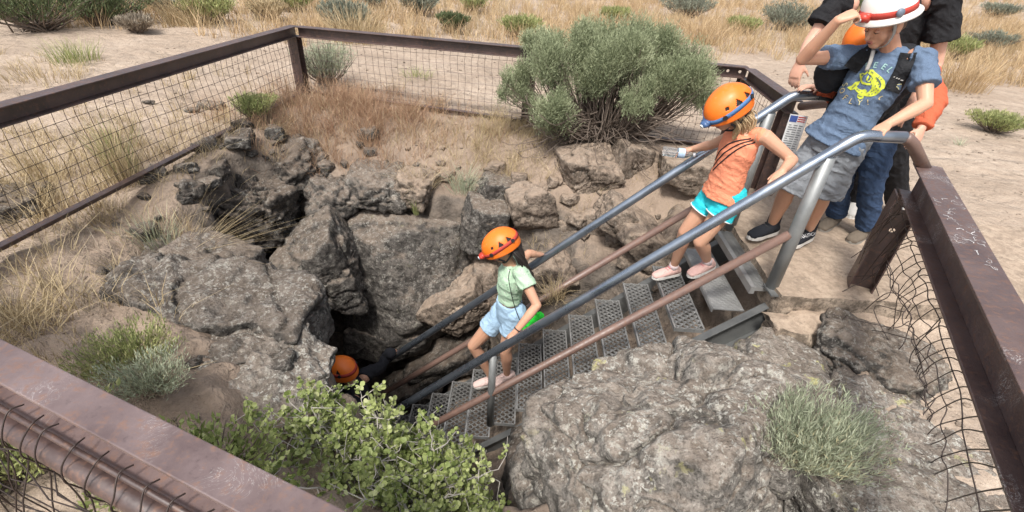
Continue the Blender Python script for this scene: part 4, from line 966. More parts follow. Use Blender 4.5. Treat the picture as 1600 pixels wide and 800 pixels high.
# background shrubs
for k, (px, py, r_, h_, m_, lab) in enumerate((
    (60, 42, 1.3, .8, 'olive', 'dark olive sagebrush mass at the top left corner'), (165, 34, 1.0, .75, 'olive', 'dark sagebrush right of the top left mass'),
    (330, 34, .55, .6, 'lime', 'yellow-green bush at the back of the sand flat'), (270, 22, .5, .5, 'sage_far', 'grey sagebrush left of the yellow-green bush'),
    (540, 46, .6, .6, 'sage_far', 'grey-green sagebrush above the fence corner'), (460, 18, .5, .45, 'lime', 'small green bush near the top edge above the left fence'), (655, 22, .6, .55, 'sage_far', 'pale sagebrush in the golden grass above the back fence'),
    (708, 45, .4, .4, 'olive', 'dark little bush in the golden grass'), (810, 48, .5, .5, 'lime', 'olive-green bush behind the big sage bush, left'), (960, 26, .5, .5, 'lime', 'olive bush peeking over the big sage bush'),
    (1075, 16, .95, .7, 'sage_far', 'dark grey sagebrush at the top edge right of the sage bush'), (1230, 36, 1.0, .8, 'sage_far', 'large grey sagebrush behind the raised elbow'),
    (1490, 80, .6, .55, 'lime', 'green bush in the meadow beside the black sleeve'), (1560, 20, .9, .6, 'sage_far', 'grey sagebrush at the top right corner'), (1160, 40, .5, .45, 'lime', 'green meadow bush left of the large grey sagebrush'))):
    b = on(px, py, .15); far_ = np.hypot(b[0], b[1]); s_ = far_ / 11.0
    shrub(lab, b, (r_ * .75, r_ * .75, h_), m_, 120 + k, nstem=300, nleaf=16, leaf=(.05 + .02 * s_, .011 + .004 * s_), h0=.12, stem_r=.01, group='background shrubs')
for k, (px, py, r_, h_, m_, lab) in enumerate(((420, 30, .45, .4, 'straw', 'pale bleached bush left of the small green bush at the top'), (585, 12, .6, .5, 'sage_far', 'far grey sagebrush at the top edge above the corner post'), (740, 14, .55, .5, 'lime', 'far green bush at the top edge above the back fence'), (1330, 14, .6, .5, 'olive', 'dark bush glimpsed between the raised arm and the adult'), (1545, 70, .6, .5, 'sage_far', 'grey bush in the meadow near the right edge'), (215, 48, .35, .3, 'greygrass', 'low brown brush at the edge of the sand flat'))):
    b = on(px, py, .15); shrub(lab, b, (r_ * .75, r_ * .75, h_), m_, 170 + k, nstem=260, nleaf=16, leaf=(.06, .012), h0=.12, stem_r=.01, group='background shrubs')
for k, (px, py, lab) in enumerate(((1500, 130, 'tall blond grass clump at the meadow edge beside the path'), (560, 66, 'blond grass clump against the sagebrush above the fence corner'), (1100, 60, 'pale grass clump behind the big sage bush'), (300, 40, 'feathery blond grass clump left of the fence corner'))):
    q = on(px, py, .1); tuft(lab, q, 420, .55, .4, 'straw' if k % 2 else 'gold', 150 + k, .6, .009)

# pebbles and twigs littering the ground
def litter():
    rs = np.random.RandomState(300); n = 5200; x = rs.uniform(-5, 7, n); y = rs.uniform(.9, 9, n) ; z, rk_, sd_ = ground_parts(x, y); ok = (sd_ < .15); x, y, z = x[ok], y[ok], z[ok]; n = len(x)
    d, f = ICO[2]; s = .004 + .014 * rs.uniform(0, 1, n) ** 4 ; V = (d[None] * (1 + .25 * rs.normal(size=(n, len(d), 1)) * .6) * s[:, None, None] * np.array([1.2, 1, .6]) + np.stack([x, y, z + .001], 1)[:, None]).reshape(-1, 3)
    F = (f[None] + (np.arange(n) * len(d))[:, None, None]).reshape(-1, 3); tag(mesh_np('pebbles', V, F, M['tan_rock'], None, False), 'small pebbles and grit scattered over the sand', None, None, 'stuff')
    mb = MB()
    for i in range(520):
        x0, y0 = rs.uniform(-4.5, 5.5), rs.uniform(1.0, 7.5); zz, _, sdd = ground_parts(np.array([x0]), np.array([y0]))
        if sdd[0] > 0: continue
        a = rs.uniform(0, 6.28); L = rs.uniform(.03, .16); p0 = np.array([x0, y0, zz[0] + .004]); dd = np.array([math.cos(a), math.sin(a), 0]) * L; mb.tube([p0, p0 + dd * .5 + np.array([rs.normal() * .01, rs.normal() * .01, .006]), p0 + dd], .0018, 4, False)
    tag(mb.build('twig_litter', M['drywood'], None, True), 'dry twigs and stalks lying on the sand', None, None, 'stuff')
litter()
# ------------------------------------------------------------------ people
def skin_mat(name, col):
    t = NT(name); p = t.pos(); n = t.noise(p, 18, 4).outputs[0]
    c = t.mix(n, tuple(x * f for x, f in zip(col, (1.0, .9, .86))), tuple(min(1, x * f) for x, f in zip(col, (1.06, 1.06, 1.05))))
    bl = t.noise(p, 6, 2).outputs[0]; c = t.mix(t.ramp(bl, [(.45, 0), (.7, .3)]), c, (col[0] * .95, col[1] * .72, col[2] * .66)); c = t.mix(t.ramp(t.noise(p, 140, 2).outputs[0], [(.66, 0), (.74, .25)]), c, tuple(x * .6 for x in col))
    return t.done(c, .46, t.bump(t.noise(p, 220, 2).outputs[0], .12, .001), Subsurface_Weight=.12, Subsurface_Radius=(.012, .005, .003), Specular_IOR_Level=.35)
def cloth(name, col, var=.1, fine=260, rough=.88, heather=0):
    t = NT(name); p = t.obj(); n = t.noise(p, 7, 3).outputs[0]; w = t.noise(p, fine, 2).outputs[0]
    c = t.mix(n, tuple(x * (1 - var) for x in col), tuple(min(1, x * (1 + var)) for x in col))
    if heather: c = t.mix(t.math('MULTIPLY', t.ramp(w, [(.4, 0), (.6, 1)]), heather), c, tuple(min(1, x * 1.7) for x in col))
    cr = t.math('ABSOLUTE', t.math('SUBTRACT', t.noise(p, 11, 3, .6, 1.2).outputs[0], .5)); nm = t.bump(w, .25, .0015); nm = t.bump(cr, .55, .03, nm)
    return t.done(c, rough, nm, Specular_IOR_Level=.2)
SK = skin_mat('skin_tan', (.56, .335, .23)); SK2 = skin_mat('skin_fair', (.62, .38, .285)); SK3 = skin_mat('skin_light', (.64, .42, .32))
def scuffed(name, col):
    t = NT(name); p = t.pos(); n = t.noise(p, 14, 5, .65).outputs[0]; sc = t.noise(p, 60, 4, .7, 1.5).outputs[0]
    c = t.mix(n, tuple(x * .86 for x in col), col); c = t.mix(t.ramp(sc, [(.62, 0), (.7, .35)]), c, (.6, .42, .3)); c = t.mix(t.ramp(n, [(.58, 0), (.75, .22)]), c, (.45, .33, .24))
    return t.done(c, t.ramp(n, [(.3, .32), (.7, .55)]), t.bump(sc, .08, .002))
ORANGE = scuffed('orange_shell', (.92, .2, .018)); LINER = simple('black_foam', (.02, .02, .022), .8)
BLACKW = simple('black_webbing', (.018, .018, .02), .75, .3, 200); BLUEW = simple('blue_webbing', (.07, .17, .36), .75, .3, 120); REDW = simple('red_webbing', (.42, .045, .03), .75, .3, 120)
LAMPB = simple('lamp_blue', (.06, .12, .26), .35); LAMPR = simple('lamp_red', (.5, .05, .03), .4); LENS = simple('lamp_lens', (.6, .66, .7), .12); DARK = simple('dark_detail', (.025, .02, .018), .6)
SOLE = simple('white_rubber', (.7, .68, .64), .6)

def floral(name):
    t = NT(name); p = t.obj(); v = t.vor(p, 48); w = t.noise(p, 30, 3).outputs[0]
    c = t.mix(t.ramp(v.outputs['Distance'], [(.22, 1), (.32, 0)]), (.42, .58, .42), t.mix(t.ramp(w, [(.45, 0), (.55, 1)]), (.68, .72, .62), (.2, .36, .22)))
    return t.done(c, .88, t.bump(t.noise(p, 90, 3).outputs[0], .4, .003), Specular_IOR_Level=.2)
def taubin(v, e, it):
    n = len(v); deg = np.bincount(e.ravel(), minlength=n).astype(float); deg[deg == 0] = 1
    for k in range(it * 2):
        s = np.zeros_like(v)
        for c in range(3): s[:, c] = np.bincount(e[:, 0], v[e[:, 1], c], n) + np.bincount(e[:, 1], v[e[:, 0], c], n)
        v = v + (s / deg[:, None] - v) * (.55 if k % 2 == 0 else -.5)
    return v
def remesh(mb, vox, it, name, mat, parent, fold=None, cut=None):
    """fuse the overlapping closed pieces of mb into one continuous surface"""
    v, f = mb.arrays(); o = mesh_np('tmp_fuse', v, f, DARK); md = o.modifiers.new('r', 'REMESH'); md.mode = 'VOXEL'; md.voxel_size = vox; md.adaptivity = 0
    dg = bpy.context.evaluated_depsgraph_get(); ev = o.evaluated_get(dg); me = ev.to_mesh()
    n = len(me.vertices); V = np.empty(n * 3, np.float32); me.vertices.foreach_get('co', V); V = V.reshape(-1, 3).astype(float)
    E = np.empty(len(me.edges) * 2, np.int32); me.edges.foreach_get('vertices', E); E = E.reshape(-1, 2)
    Lp = np.empty(len(me.loops), np.int32); me.loops.foreach_get('vertex_index', Lp); tot = np.empty(len(me.polygons), np.int32); me.polygons.foreach_get('loop_total', tot)
    if (tot == 4).all(): F = Lp.reshape(-1, 4)
    else: me.calc_loop_triangles(); F = np.array([t.vertices[:] for t in me.loop_triangles])
    ev.to_mesh_clear(); dm = o.data; bpy.data.objects.remove(o); bpy.data.meshes.remove(dm)
    V = taubin(V, E, it)
    if fold is not None:
        N = np.zeros_like(V); a = V[F[:, 1]] - V[F[:, 0]]; b = V[F[:, -1]] - V[F[:, 0]]; fnm = np.cross(a, b)
        for k in range(F.shape[1]):
            for c in range(3): N[:, c] += np.bincount(F[:, k], fnm[:, c], len(V))
        N /= np.maximum(np.linalg.norm(N, axis=1), 1e-12)[:, None]; V = V + N * fold(V)[:, None]
    return mesh_np(name, V, F, mat, parent, True)
def limb(mb, pts, rads, n=12, up=None, ell=None, endcap=True):
    P = [np.asarray(q, float) for q in pts]
    if ell is None:
        mb.tube(P, rads, n)
        if endcap: mb.ellipsoid(P[0], [rads[0]] * 3); mb.ellipsoid(P[-1], [rads[-1]] * 3)
    else: mb.tube(P, None, n, up=up, ell=ell)
def lerp(a, b, t): return np.asarray(a) * (1 - t) + np.asarray(b) * t
def hand(mb, wrist, f, n, L, side, curls=(25, 35, 25), spread=.06, thumb=(.6, .75, .3), fore=None):
    f = unit(f); n = np.asarray(n, float); n = unit(n - f * (n @ f)); s = np.cross(n, f) * side
    mb.tube([wrist - f * .06 * L, wrist + f * .12 * L, wrist + f * .34 * L, wrist + f * .52 * L], None, 12, up=s, ell=[(.15 * L, .115 * L), (.2 * L, .115 * L), (.235 * L, .1 * L), (.22 * L, .07 * L)])
    for i, (o, ln) in enumerate(((.172, .42), (.058, .47), (-.058, .44), (-.165, .35))):
        b = wrist + f * .46 * L + s * o * L; d0 = unit(f + s * o * spread * 4); p = [b]; a = 0
        for k, q in enumerate((.46, .3, .24)):
            a += R(curls[k] * (1 + .08 * (i - 1))); p.append(p[-1] + (d0 * math.cos(a) + n * math.sin(a)) * ln * L * q)
        limb(mb, p, [.05 * L, .047 * L, .043 * L, .036 * L], 8)
    b = wrist + f * .12 * L + s * .13 * L; d = unit(f * thumb[0] + s * thumb[1] + n * thumb[2]); d2 = unit(d + f * .5 + n * .25)
    limb(mb, [b, b + d * .2 * L, b + d * .2 * L + d2 * .2 * L], [.075 * L, .055 * L, .04 * L], 8)
def frame(fwd, up):
    fwd = unit(fwd); up = np.asarray(up, float); up = unit(up - fwd * (up @ fwd)); rt = np.cross(fwd, up); return np.stack([rt, fwd, up], 1)
def head(mb, c, Fm, k=1.0):
    g = lambda x, y, z: c + Fm @ (np.array([x, y, z]) * k)
    E_ = lambda q, r: mb.ellipsoid(g(*q), np.array(r) * k, Fm)
    E_((0, -.012, .03), (.072, .09, .078)); E_((0, .028, -.03), (.057, .056, .07)); E_((0, .052, -.082), (.03, .028, .022)); E_((0, .02, -.06), (.05, .05, .035))
    for s in (-1, 1):
        E_((s * .033, .048, -.032), (.026, .026, .026)); E_((s * .073, -.005, -.012), (.009, .02, .03)); E_((s * .078, -.012, -.002), (.006, .016, .022))
    E_((0, .068, .018), (.05, .018, .014)); limb(mb, [g(0, .078, .008), g(0, .094, -.018), g(0, .101, -.03)], [.008 * k, .01 * k, .012 * k], 8)
    E_((0, .074, -.055), (.024, .014, .016))
def face_bits(c, Fm, parent, k=1.0, hair=(.1, .06, .035), open_=False):
    g = lambda x, y, z: c + Fm @ (np.array([x, y, z]) * k)
    mb = MB()
    for z, h in ((-.0535, .0038), (-.062, .0048)): mb.ellipsoid(g(0, .086, z), np.array([.02, .008, h]) * k, Fm)
    mb.build('lips', simple('lips', (.48, .18, .14), .45), parent, True)
    if open_:
        mb = MB(); mb.ellipsoid(g(0, .0875, -.0578), np.array([.013, .008, .004]) * k, Fm); mb.build('mouth', DARK, parent, True)
    for s in (-1, 1):
        mb = MB(); mb.tube([g(s * .014, .0865, .024), g(s * .03, .085, .029), g(s * .047, .073, .025)], np.array([.0035, .004, .002]) * k, 6); mb.build('eyebrow', simple('eyebrow', hair, .8), parent, True)
        mb = MB(); mb.ellipsoid(g(s * .03, .0735, .0), np.array([.0125, .0105, .0085]) * k, Fm); eye = mb.build('eyelid', SK2, parent, True)
        mb = MB(); mb.tube([g(s * .018, .0815, -.004), g(s * .03, .085, -.007), g(s * .042, .078, -.004)], np.array([.0016, .002, .0014]) * k, 6); mb.build('lashes', DARK, parent, True)

def helmet(c, Fm, parent, k=1.0, shell=ORANGE, band=BLUEW, lampm=LAMPB, lamp=True, name='helmet', ax=(.112, .142, .118), strap=True):
    """climbing helmet: vented half shell, liner, headlamp strap with clips, lamp, chin strap"""
    c0 = np.array([0, -.01, .022]); ax = np.array(ax); nu, nv = 144, 44
    g = lambda p: c + (np.asarray(p) * k) @ Fm.T
    def surf(u, w, r=1.0):
        # u round the head (0 = front), w 0 rim .. 1 crown
        lo = -.22 - .22 * (1 - np.cos(u)) / 2 + .12 * np.sin(u) ** 2     # rim dips at the nape
        ph = lo + (np.pi / 2 - lo) * w
        rr = r * (1 + .035 * np.exp(-((w) / .08) ** 2) + .018 * np.cos(3 * u) * np.sin(np.pi * w) * .6)
        return c0 + np.stack([np.sin(u) * np.cos(ph) * ax[0], np.cos(u) * np.cos(ph) * ax[1], np.sin(ph) * ax[2]], -1) * rr[..., None]
    u, w = np.meshgrid(np.linspace(0, 2 * np.pi, nu, endpoint=False), np.linspace(0, .985, nv)); v = surf(u, w).reshape(-1, 3)
    q = []
    for i in range(nv - 1):
        for j in range(nu):
            uu = (j + .5) / nu * 360; ww = (i + .5) / (nv - 1) * .985; a = min(abs(uu - 92), abs(uu - 268)); a2 = min(abs(uu - 124), abs(uu - 236)); a3 = min(abs(uu - 60), abs(uu - 300))
            if (a < 9 and .34 < ww < .34 + .19 * (1 - a / 12)) or (a2 < 8 and .36 < ww < .36 + .18 * (1 - a2 / 11)) or (a3 < 6 and .36 < ww < .46): continue
            q.append([i * nu + j, (i + 1) * nu + j, (i + 1) * nu + (j + 1) % nu, i * nu + (j + 1) % nu])
    v = np.concatenate([v, [surf(np.array(0.0), np.array(1.0))]]); t = [[(nv - 1) * nu + (j + 1) % nu, (nv - 1) * nu + j, len(v) - 1] for j in range(nu)]
    root = mesh_np(name, g(v), [np.array(q), np.array(t)], shell, parent, True)
    so = root.modifiers.new('thick', 'SOLIDIFY'); so.thickness = .004; so.offset = -1
    u, w = np.meshgrid(np.linspace(0, 2 * np.pi, 32, endpoint=False), np.linspace(.0, .97, 10)); v = surf(u, w, .945).reshape(-1, 3)
    i = np.arange(9)[:, None] * 32; j = np.arange(32)[None]; qq = np.stack([i + j, i + (j + 1) % 32, i + 32 + (j + 1) % 32, i + 32 + j], -1).reshape(-1, 4)
    v = np.concatenate([v, [surf(np.array(0.0), np.array(1.0), .945)]]); tt = [[9 * 32 + a, 9 * 32 + (a + 1) % 32, 320] for a in range(32)]
    mesh_np('liner', g(v), [qq, np.array(tt)], LINER, root, True)
    if lamp:
        # strap: band low at the front, rising over the back
        us = np.linspace(0, 2 * np.pi, 64, endpoint=False); wc = .12 + .17 * (1 - np.cos(us)) / 2 + .08 * np.sin(us) ** 2
        rows = [surf(us, wc + d, r_) for d, r_ in ((-.06, 1.004), (-.06, 1.026), (.06, 1.026), (.06, 1.004))]; vv = np.concatenate(rows); qq = []
        for r_ in range(4):
            for a in range(64): qq.append([r_ * 64 + a, r_ * 64 + (a + 1) % 64, ((r_ + 1) % 4) * 64 + (a + 1) % 64, ((r_ + 1) % 4) * 64 + a])
        mesh_np('headlamp_strap', g(vv), np.array(qq), band, root, True)
        for ang in (52, 128, 232, 308):
            a = R(ang); p = surf(np.array(a), np.array(.12 + .17 * (1 - math.cos(a)) / 2 + .08 * math.sin(a) ** 2), np.array(1.03)); nn = unit((p - c0) / ax ** 2); T_ = unit(np.cross(nn, (0, 0, 1)))
            mb = MB(); mb.tube([p - nn * .003, p + nn * .006], .0135, 14, up=T_); v_, f_ = mb.arrays(); mesh_np('clip', g(v_), f_, BLACKW, root, False)
        mb = MB(); p = surf(np.array(0.0), np.array(.12), np.array(1.0)); mb.ellipsoid(p + np.array([0, .02, -.002]), (.028, .02, .019)); mb.box(p + np.array([0, .008, -.002]), (.05, .02, .034)); v_, f_ = mb.arrays(); lo = mesh_np('headlamp', g(v_), f_, lampm, root, True)
        mb = MB(); mb.tube([p + np.array([0, .034, -.003]), p + np.array([0, .0425, -.004])], .012, 14, up=(1, 0, 0)); v_, f_ = mb.arrays(); mesh_np('lens', g(v_), f_, LENS, lo, False)
    if strap:
        mb = MB()
        for s in (-1, 1):
            for y0 in (.055, -.065): mb.tube(smooth_path([(s * .088, y0, -.02), (s * .08, y0 * .35 + .012, -.062), (s * .052, .035, -.098), (0, .052, -.108)], 4), None, 6, up=(0, 0, 1), ell=[(.007, .0022)] * 13)
        v_, f_ = mb.arrays(); mesh_np('chin_strap', g(v_), f_, BLACKW, root, True)
    return root
def shoe(J_ankle, toe_dir, L, up, parent, mats, name='shoe', high=.06, lab=None):
    """upper + sole; ankle joint above the heel"""
    t = unit(np.asarray(toe_dir, float)); up = unit(np.asarray(up) - t * (np.asarray(up) @ t)); s = np.cross(t, up); a = np.asarray(J_ankle, float)
    g = lambda x, y, z: a + t * x * L + s * y * L + up * z * L
    mb = MB(); zs = -.30
    mb.tube([g(-.27, 0, zs + .14), g(-.12, 0, zs + .17), g(.15, 0, zs + .17), g(.42, 0.01, zs + .13), g(.6, .01, zs + .1), g(.7, .0, zs + .09)], None, 14, up=up, ell=np.array([(.12, .11), (.17, .15), (.165, .165), (.12, .185), (.095, .16), (.06, .09)]) * L)
    mb.ellipsoid(g(.64, .0, zs + .095), np.array([.1, .15, .085]) * L, np.stack([t, s, up], 1)); mb.ellipsoid(g(-.22, 0, zs + .15), np.array([.1, .12, .13]) * L, np.stack([t, s, up], 1))
    limb(mb, [g(-.02, 0, zs + .2), g(-.04, 0, zs + .3), g(-.03, 0, high)], np.array([.19, .165, .15]) * L, 12, endcap=False)
    sh_ = remesh(mb, .006, 4, name, mats[0], parent)
    mb = MB(); out = []
    for x, y in ((-.33, 0), (-.3, .1), (-.2, .14), (0, .15), (.2, .165), (.42, .2), (.58, .18), (.7, .1), (.745, 0), (.7, -.1), (.58, -.16), (.42, -.17), (.2, -.14), (0, -.14), (-.2, -.13), (-.3, -.09)): out.append((x, y))
    n = len(out); v = [g(x, y, zs - .015) for x, y in out] + [g(x * 1.0, y, zs + .085) for x, y in out] + [g(.2, 0, zs - .015), g(.2, 0, zs + .085)]
    q = [[i, (i + 1) % n, n + (i + 1) % n, n + i] for i in range(n)]; tr = [[2 * n, (i + 1) % n, i] for i in range(n)] + [[2 * n + 1, n + i, n + (i + 1) % n] for i in range(n)]
    so = mesh_np('sole', np.array(v), [np.array(q), np.array(tr)], mats[1], sh_, False)
    mb = MB()
    for k_ in range(4): mb.tube([g(.16 + .07 * k_, -.085, zs + .34 - .05 * k_), g(.19 + .07 * k_, 0, zs + .365 - .05 * k_), g(.17 + .07 * k_, .085, zs + .34 - .05 * k_)], .018 * L, 6)
    mesh_np('laces', *[x for x in mb.arrays()], mats[2], sh_, True)
    return sh_
def fold_fn(seed, amp, sc=(9, 9, 9)):
    a = np.array([[.8, .3, .5], [-.5, .8, .3], [-.3, -.5, .8]]); st = np.array([5.0, 9.0, 17.0])
    return lambda V: amp * (1.1 * ridged((V @ a) * st + seed, 2) - .7) + amp * .7 * (ridged((V @ a.T) * st[::-1] + seed + 9, 2) - .6)

def person(label, J, H_, skin, o):
    """J: joints; H_: body height (scales thickness); o: options. Body = one fused mesh, clothing and kit are its children"""
    k = H_ / 1.4; J = {a: np.asarray(b, float) for a, b in J.items()}
    feet = (J['ra'] + J['la']) / 2
    root = empty('person', (feet[0], feet[1], min(J['ra'][2], J['la'][2]) - .07), label, 'person')
    b = MB(); side = unit(J['rs'] - J['ls']); spine = J['neck'] - J['hip']; f3 = unit(np.cross(spine, side))
    sh_c = (J['rs'] + J['ls']) / 2
    fat = o.get('fat', 1.0)
    st_ = [(J['hip'] - spine * .1, .118, .082), (J['hip'] + spine * .12, .118, .085), (lerp(J['hip'], J['neck'], .4), .104, .078), (lerp(J['hip'], J['neck'], .68), .12, .086), (lerp(J['hip'], J['neck'], .86), .118, .074), (lerp(J['hip'], J['neck'], .97), .075, .056), (J['neck'] + spine * .06, .047, .047)]
    st_ = [(p, a * fat, d * fat) for p, a, d in st_]
    b.tube([s[0] for s in st_], None, 16, up=side, ell=[(s[1] * k, s[2] * k) for s in st_])
    limb(b, [J['neck'] - spine * .05, lerp(J['neck'], J['head'], .75)], [.048 * k, .043 * k])
    if o.get('head', True): head(b, J['head'], o['hf'], o.get('hk', 1.0))
    arms = o.get('arms', 'rl')
    for s in arms:
        S_, E_, W_ = J[s + 's'], J[s + 'e'], J[s + 'h']
        limb(b, [lerp(S_, sh_c, .25), S_, lerp(S_, E_, .45), E_], np.array([.05, .045, .039, .031]) * k, 12)
        limb(b, [E_, lerp(E_, W_, .3), lerp(E_, W_, .75), W_], np.array([.032, .034, .026, .0225]) * k, 12)
        hd = o['hands'][s]; hand(b, W_, hd[0], hd[1], .15 * k, hd[2], *hd[3:])
    for s in 'rl':
        Hp, K_, A_ = J[s + 'hip'], J[s + 'k'], J[s + 'a']
        back = -f3
        limb(b, [Hp, lerp(Hp, K_, .35), lerp(Hp, K_, .8), K_], np.array([.074, .069, .054, .046]) * k * o.get('leg', 1.0), 14)
        limb(b, [K_, lerp(K_, A_, .28) + back * .008 * k, lerp(K_, A_, .6) + back * .004 * k, A_], np.array([.046, .05, .04, .028]) * k * o.get('leg', 1.0), 14)
    body = remesh(b, o.get('vox', .0046), 5, 'body', skin, root)
    # ---- top
    if 'top' in o:
        tp = o['top']; m = MB(); g = tp.get('grow', .014)
        z0 = tp.get('hem', -.12); fl = tp.get('flare', 1.06)
        st2 = [(J['hip'] + spine * z0, .118 * fl, .084 * fl)] + [s for s in st_ if (s[0] - J['hip']) @ spine / (spine @ spine) > z0 + .06][:tp.get('upto', 6)]
        m.tube([s[0] for s in st2], None, 20, up=side, ell=[(s[1] * k + g, s[2] * k + g) for s in st2])
        for s in arms:
            S_, E_, W_ = J[s + 's'], J[s + 'e'], J[s + 'h']; sl = tp.get('sleeve', .55)
            if sl <= 0:
                limb(m, [lerp(S_, sh_c, .5), lerp(S_, sh_c, .16)], np.array([.05, .04]) * k + g * .5, 12); continue
            if sl <= 1: pts = [lerp(S_, sh_c, .3), S_, lerp(S_, E_, sl * .5), lerp(S_, E_, sl)]; rr = np.array([.044, .039, .043, .047]) * k * tp.get('sw', 1.0) + g * .85
            else: pts = [lerp(S_, sh_c, .3), S_, lerp(S_, E_, .5), E_, lerp(E_, W_, .5), lerp(E_, W_, .96)]; rr = np.array([.052, .048, .043, .038, .034, .029]) * k * tp.get('sw', 1.0) + g * .8
            m.tube(pts, rr, 14); m.ellipsoid(pts[1], [rr[1]] * 3)
            if sl > 1: m.ellipsoid(pts[3], [rr[3]] * 3)
        o['_top'] = remesh(m, .0055, 4, tp.get('name', 'shirt'), tp['mat'], root, fold_fn(tp.get('seed', 1), tp.get('fold', .004)))
    # ---- bottoms
    if 'bottom' in o:
        bt = o['bottom']; m = MB(); g = bt.get('grow', .012); ln = bt.get('len', .7)
        st2 = [(J['hip'] - spine * .2, .112, .08), (J['hip'], .124, .09), (J['hip'] + spine * bt.get('waist', .2), .114, .084)]
        m.tube([s[0] for s in st2], None, 20, up=side, ell=[(s[1] * k * fat + g, s[2] * k * fat + g) for s in st2])
        for s in 'rl':
            Hp, K_, A_ = J[s + 'hip'], J[s + 'k'], J[s + 'a']
            if ln <= 1: pts = [Hp + spine * .05, lerp(Hp, K_, ln * .4), lerp(Hp, K_, ln)]; rr = np.array([.08, .076, .072 * bt.get('flare', 1.1)]) * k + g
            else: pts = [Hp + spine * .05, lerp(Hp, K_, .45), lerp(Hp, K_, .97), lerp(K_, A_, .3), lerp(K_, A_, .92)]; rr = np.array([.08, .073, .056, .055, .05 * bt.get('flare', 1.1)]) * k + g
            m.tube(pts, rr, 14); m.ellipsoid(pts[0], [rr[0]] * 3)
            if ln > 1: m.ellipsoid(K_, [rr[2]] * 3)
        o['_bottom'] = remesh(m, .006, 4, bt.get('name', 'shorts'), bt['mat'], root, fold_fn(bt.get('seed', 5), bt.get('fold', .005)))
    for s in 'rl':
        if 'shoe' in o: shoe(J[s + 'a'], o['toe'][s], .235 * k * o.get('shoek', 1.0), o.get('footup', (0, 0, 1)), root, o['shoe'], high=o.get('high', .02))
    return root, body, k, side, f3, spine
def surf_map(o, c, r, u, n):
    """project a chest-plane point (x along r, y along u) onto garment o"""
    me = o.data; co = np.empty(len(me.vertices) * 3, np.float32); me.vertices.foreach_get('co', co); co = co.reshape(-1, 3)
    bv = BVHTree.FromPolygons([Vector(x) for x in co.tolist()], [p.vertices[:] for p in me.polygons])
    def f(x, y, lift=.002):
        p = c + r * x + u * y + n * .35; h, nn, i, d = bv.ray_cast(Vector(p), Vector(-n), 1.0)
        if h is None: return None
        return np.array(h) + n * lift
    return f
def polyfill(pts, step=.006):
    """triangulated fill of a 2-D polygon, fine enough to drape"""
    bm = bmesh.new(); vs = [bm.verts.new((x, y, 0)) for x, y in pts]; bm.faces.new(vs); bmesh.ops.triangulate(bm, faces=bm.faces)
    for _ in range(5):
        es = [e for e in bm.edges if e.calc_length() > step * 1.6]
        if not es: break
        bmesh.ops.subdivide_edges(bm, edges=es, cuts=1); bmesh.ops.triangulate(bm, faces=bm.faces)
    v = np.array([x.co[:2] for x in bm.verts]); bm.verts.index_update(); f = np.array([[q.index for q in p.verts] for p in bm.faces]); bm.free(); return v, f
def text_2d(s, size):
    cu = bpy.data.curves.new('t', 'FONT'); cu.body = s; cu.size = size; cu.align_x = 'CENTER'; cu.align_y = 'CENTER'; cu.resolution_u = 3
    ob = bpy.data.objects.new('t', cu); COL.objects.link(ob); dg = bpy.context.evaluated_depsgraph_get(); me = bpy.data.meshes.new_from_object(ob.evaluated_get(dg))
    bm = bmesh.new(); bm.from_mesh(me); bmesh.ops.triangulate(bm, faces=bm.faces)
    for _ in range(3):
        es = [e for e in bm.edges if e.calc_length() > size * .3]
        if es: bmesh.ops.subdivide_edges(bm, edges=es, cuts=1); bmesh.ops.triangulate(bm, faces=bm.faces)
    bm.verts.index_update(); v = np.array([x.co[:2] for x in bm.verts]); f = np.array([[q.index for q in p.verts] for p in bm.faces]); bm.free()
    bpy.data.objects.remove(ob); bpy.data.curves.remove(cu); bpy.data.meshes.remove(me); return v, f
def drape(name, v2, f, fm, mat, parent, lift=.002):
    P = [fm(x, y, lift) for x, y in v2]; ok = np.array([p is not None for p in P])
    P = np.array([p if p is not None else np.zeros(3) for p in P]); f = f[ok[f].all(1)]
    if len(f) == 0: return None
    used = np.unique(f); mp = np.zeros(len(P), int); mp[used] = np.arange(len(used)); return mesh_np(name, P[used], mp[f], mat, parent, True)
def ribbon(name, pts2, w, fm, mat, parent, lift=.006, th=.006):
    """padded strap that follows a garment; pts2 = chest-plane path"""
    P2 = smooth_path(np.column_stack([pts2, np.zeros(len(pts2))]), 8)[:, :2]; T = np.gradient(P2, axis=0); T /= np.linalg.norm(T, axis=1)[:, None]; Nn = np.column_stack([-T[:, 1], T[:, 0]])
    rows = []
    for k_, (a, l_) in enumerate(((-.5, 0.0), (-.47, th), (0, th * 1.3), (.47, th), (.5, 0.0))):
        rows.append([fm(*(p + n_ * a * w), lift + l_) for p, n_ in zip(P2, Nn)])
    n = len(P2); v = []; ok = []
    for r_ in rows:
        for q in r_: v.append(q if q is not None else np.zeros(3)); ok.append(q is not None)
    col_ok = np.array(ok).reshape(5, n).all(0); best = (0, 0); i0 = None
    for i in range(n + 1):
        if i < n and col_ok[i]: i0 = i if i0 is None else i0
        elif i0 is not None: best = max(best, (i - i0, i0)); i0 = None
    keep = np.zeros(n, bool); keep[best[1]:best[1] + best[0]] = True; ok = np.tile(keep, 5)
    q = np.array([[r_ * n + i, r_ * n + i + 1, (r_ + 1) * n + i + 1, (r_ + 1) * n + i] for r_ in range(4) for i in range(n - 1)]); q = q[ok[q].all(1)]
    used = np.unique(q); mp = np.zeros(len(v), int); mp[used] = np.arange(len(used)); return mesh_np(name, np.array(v)[used], mp[q], mat, parent, True)
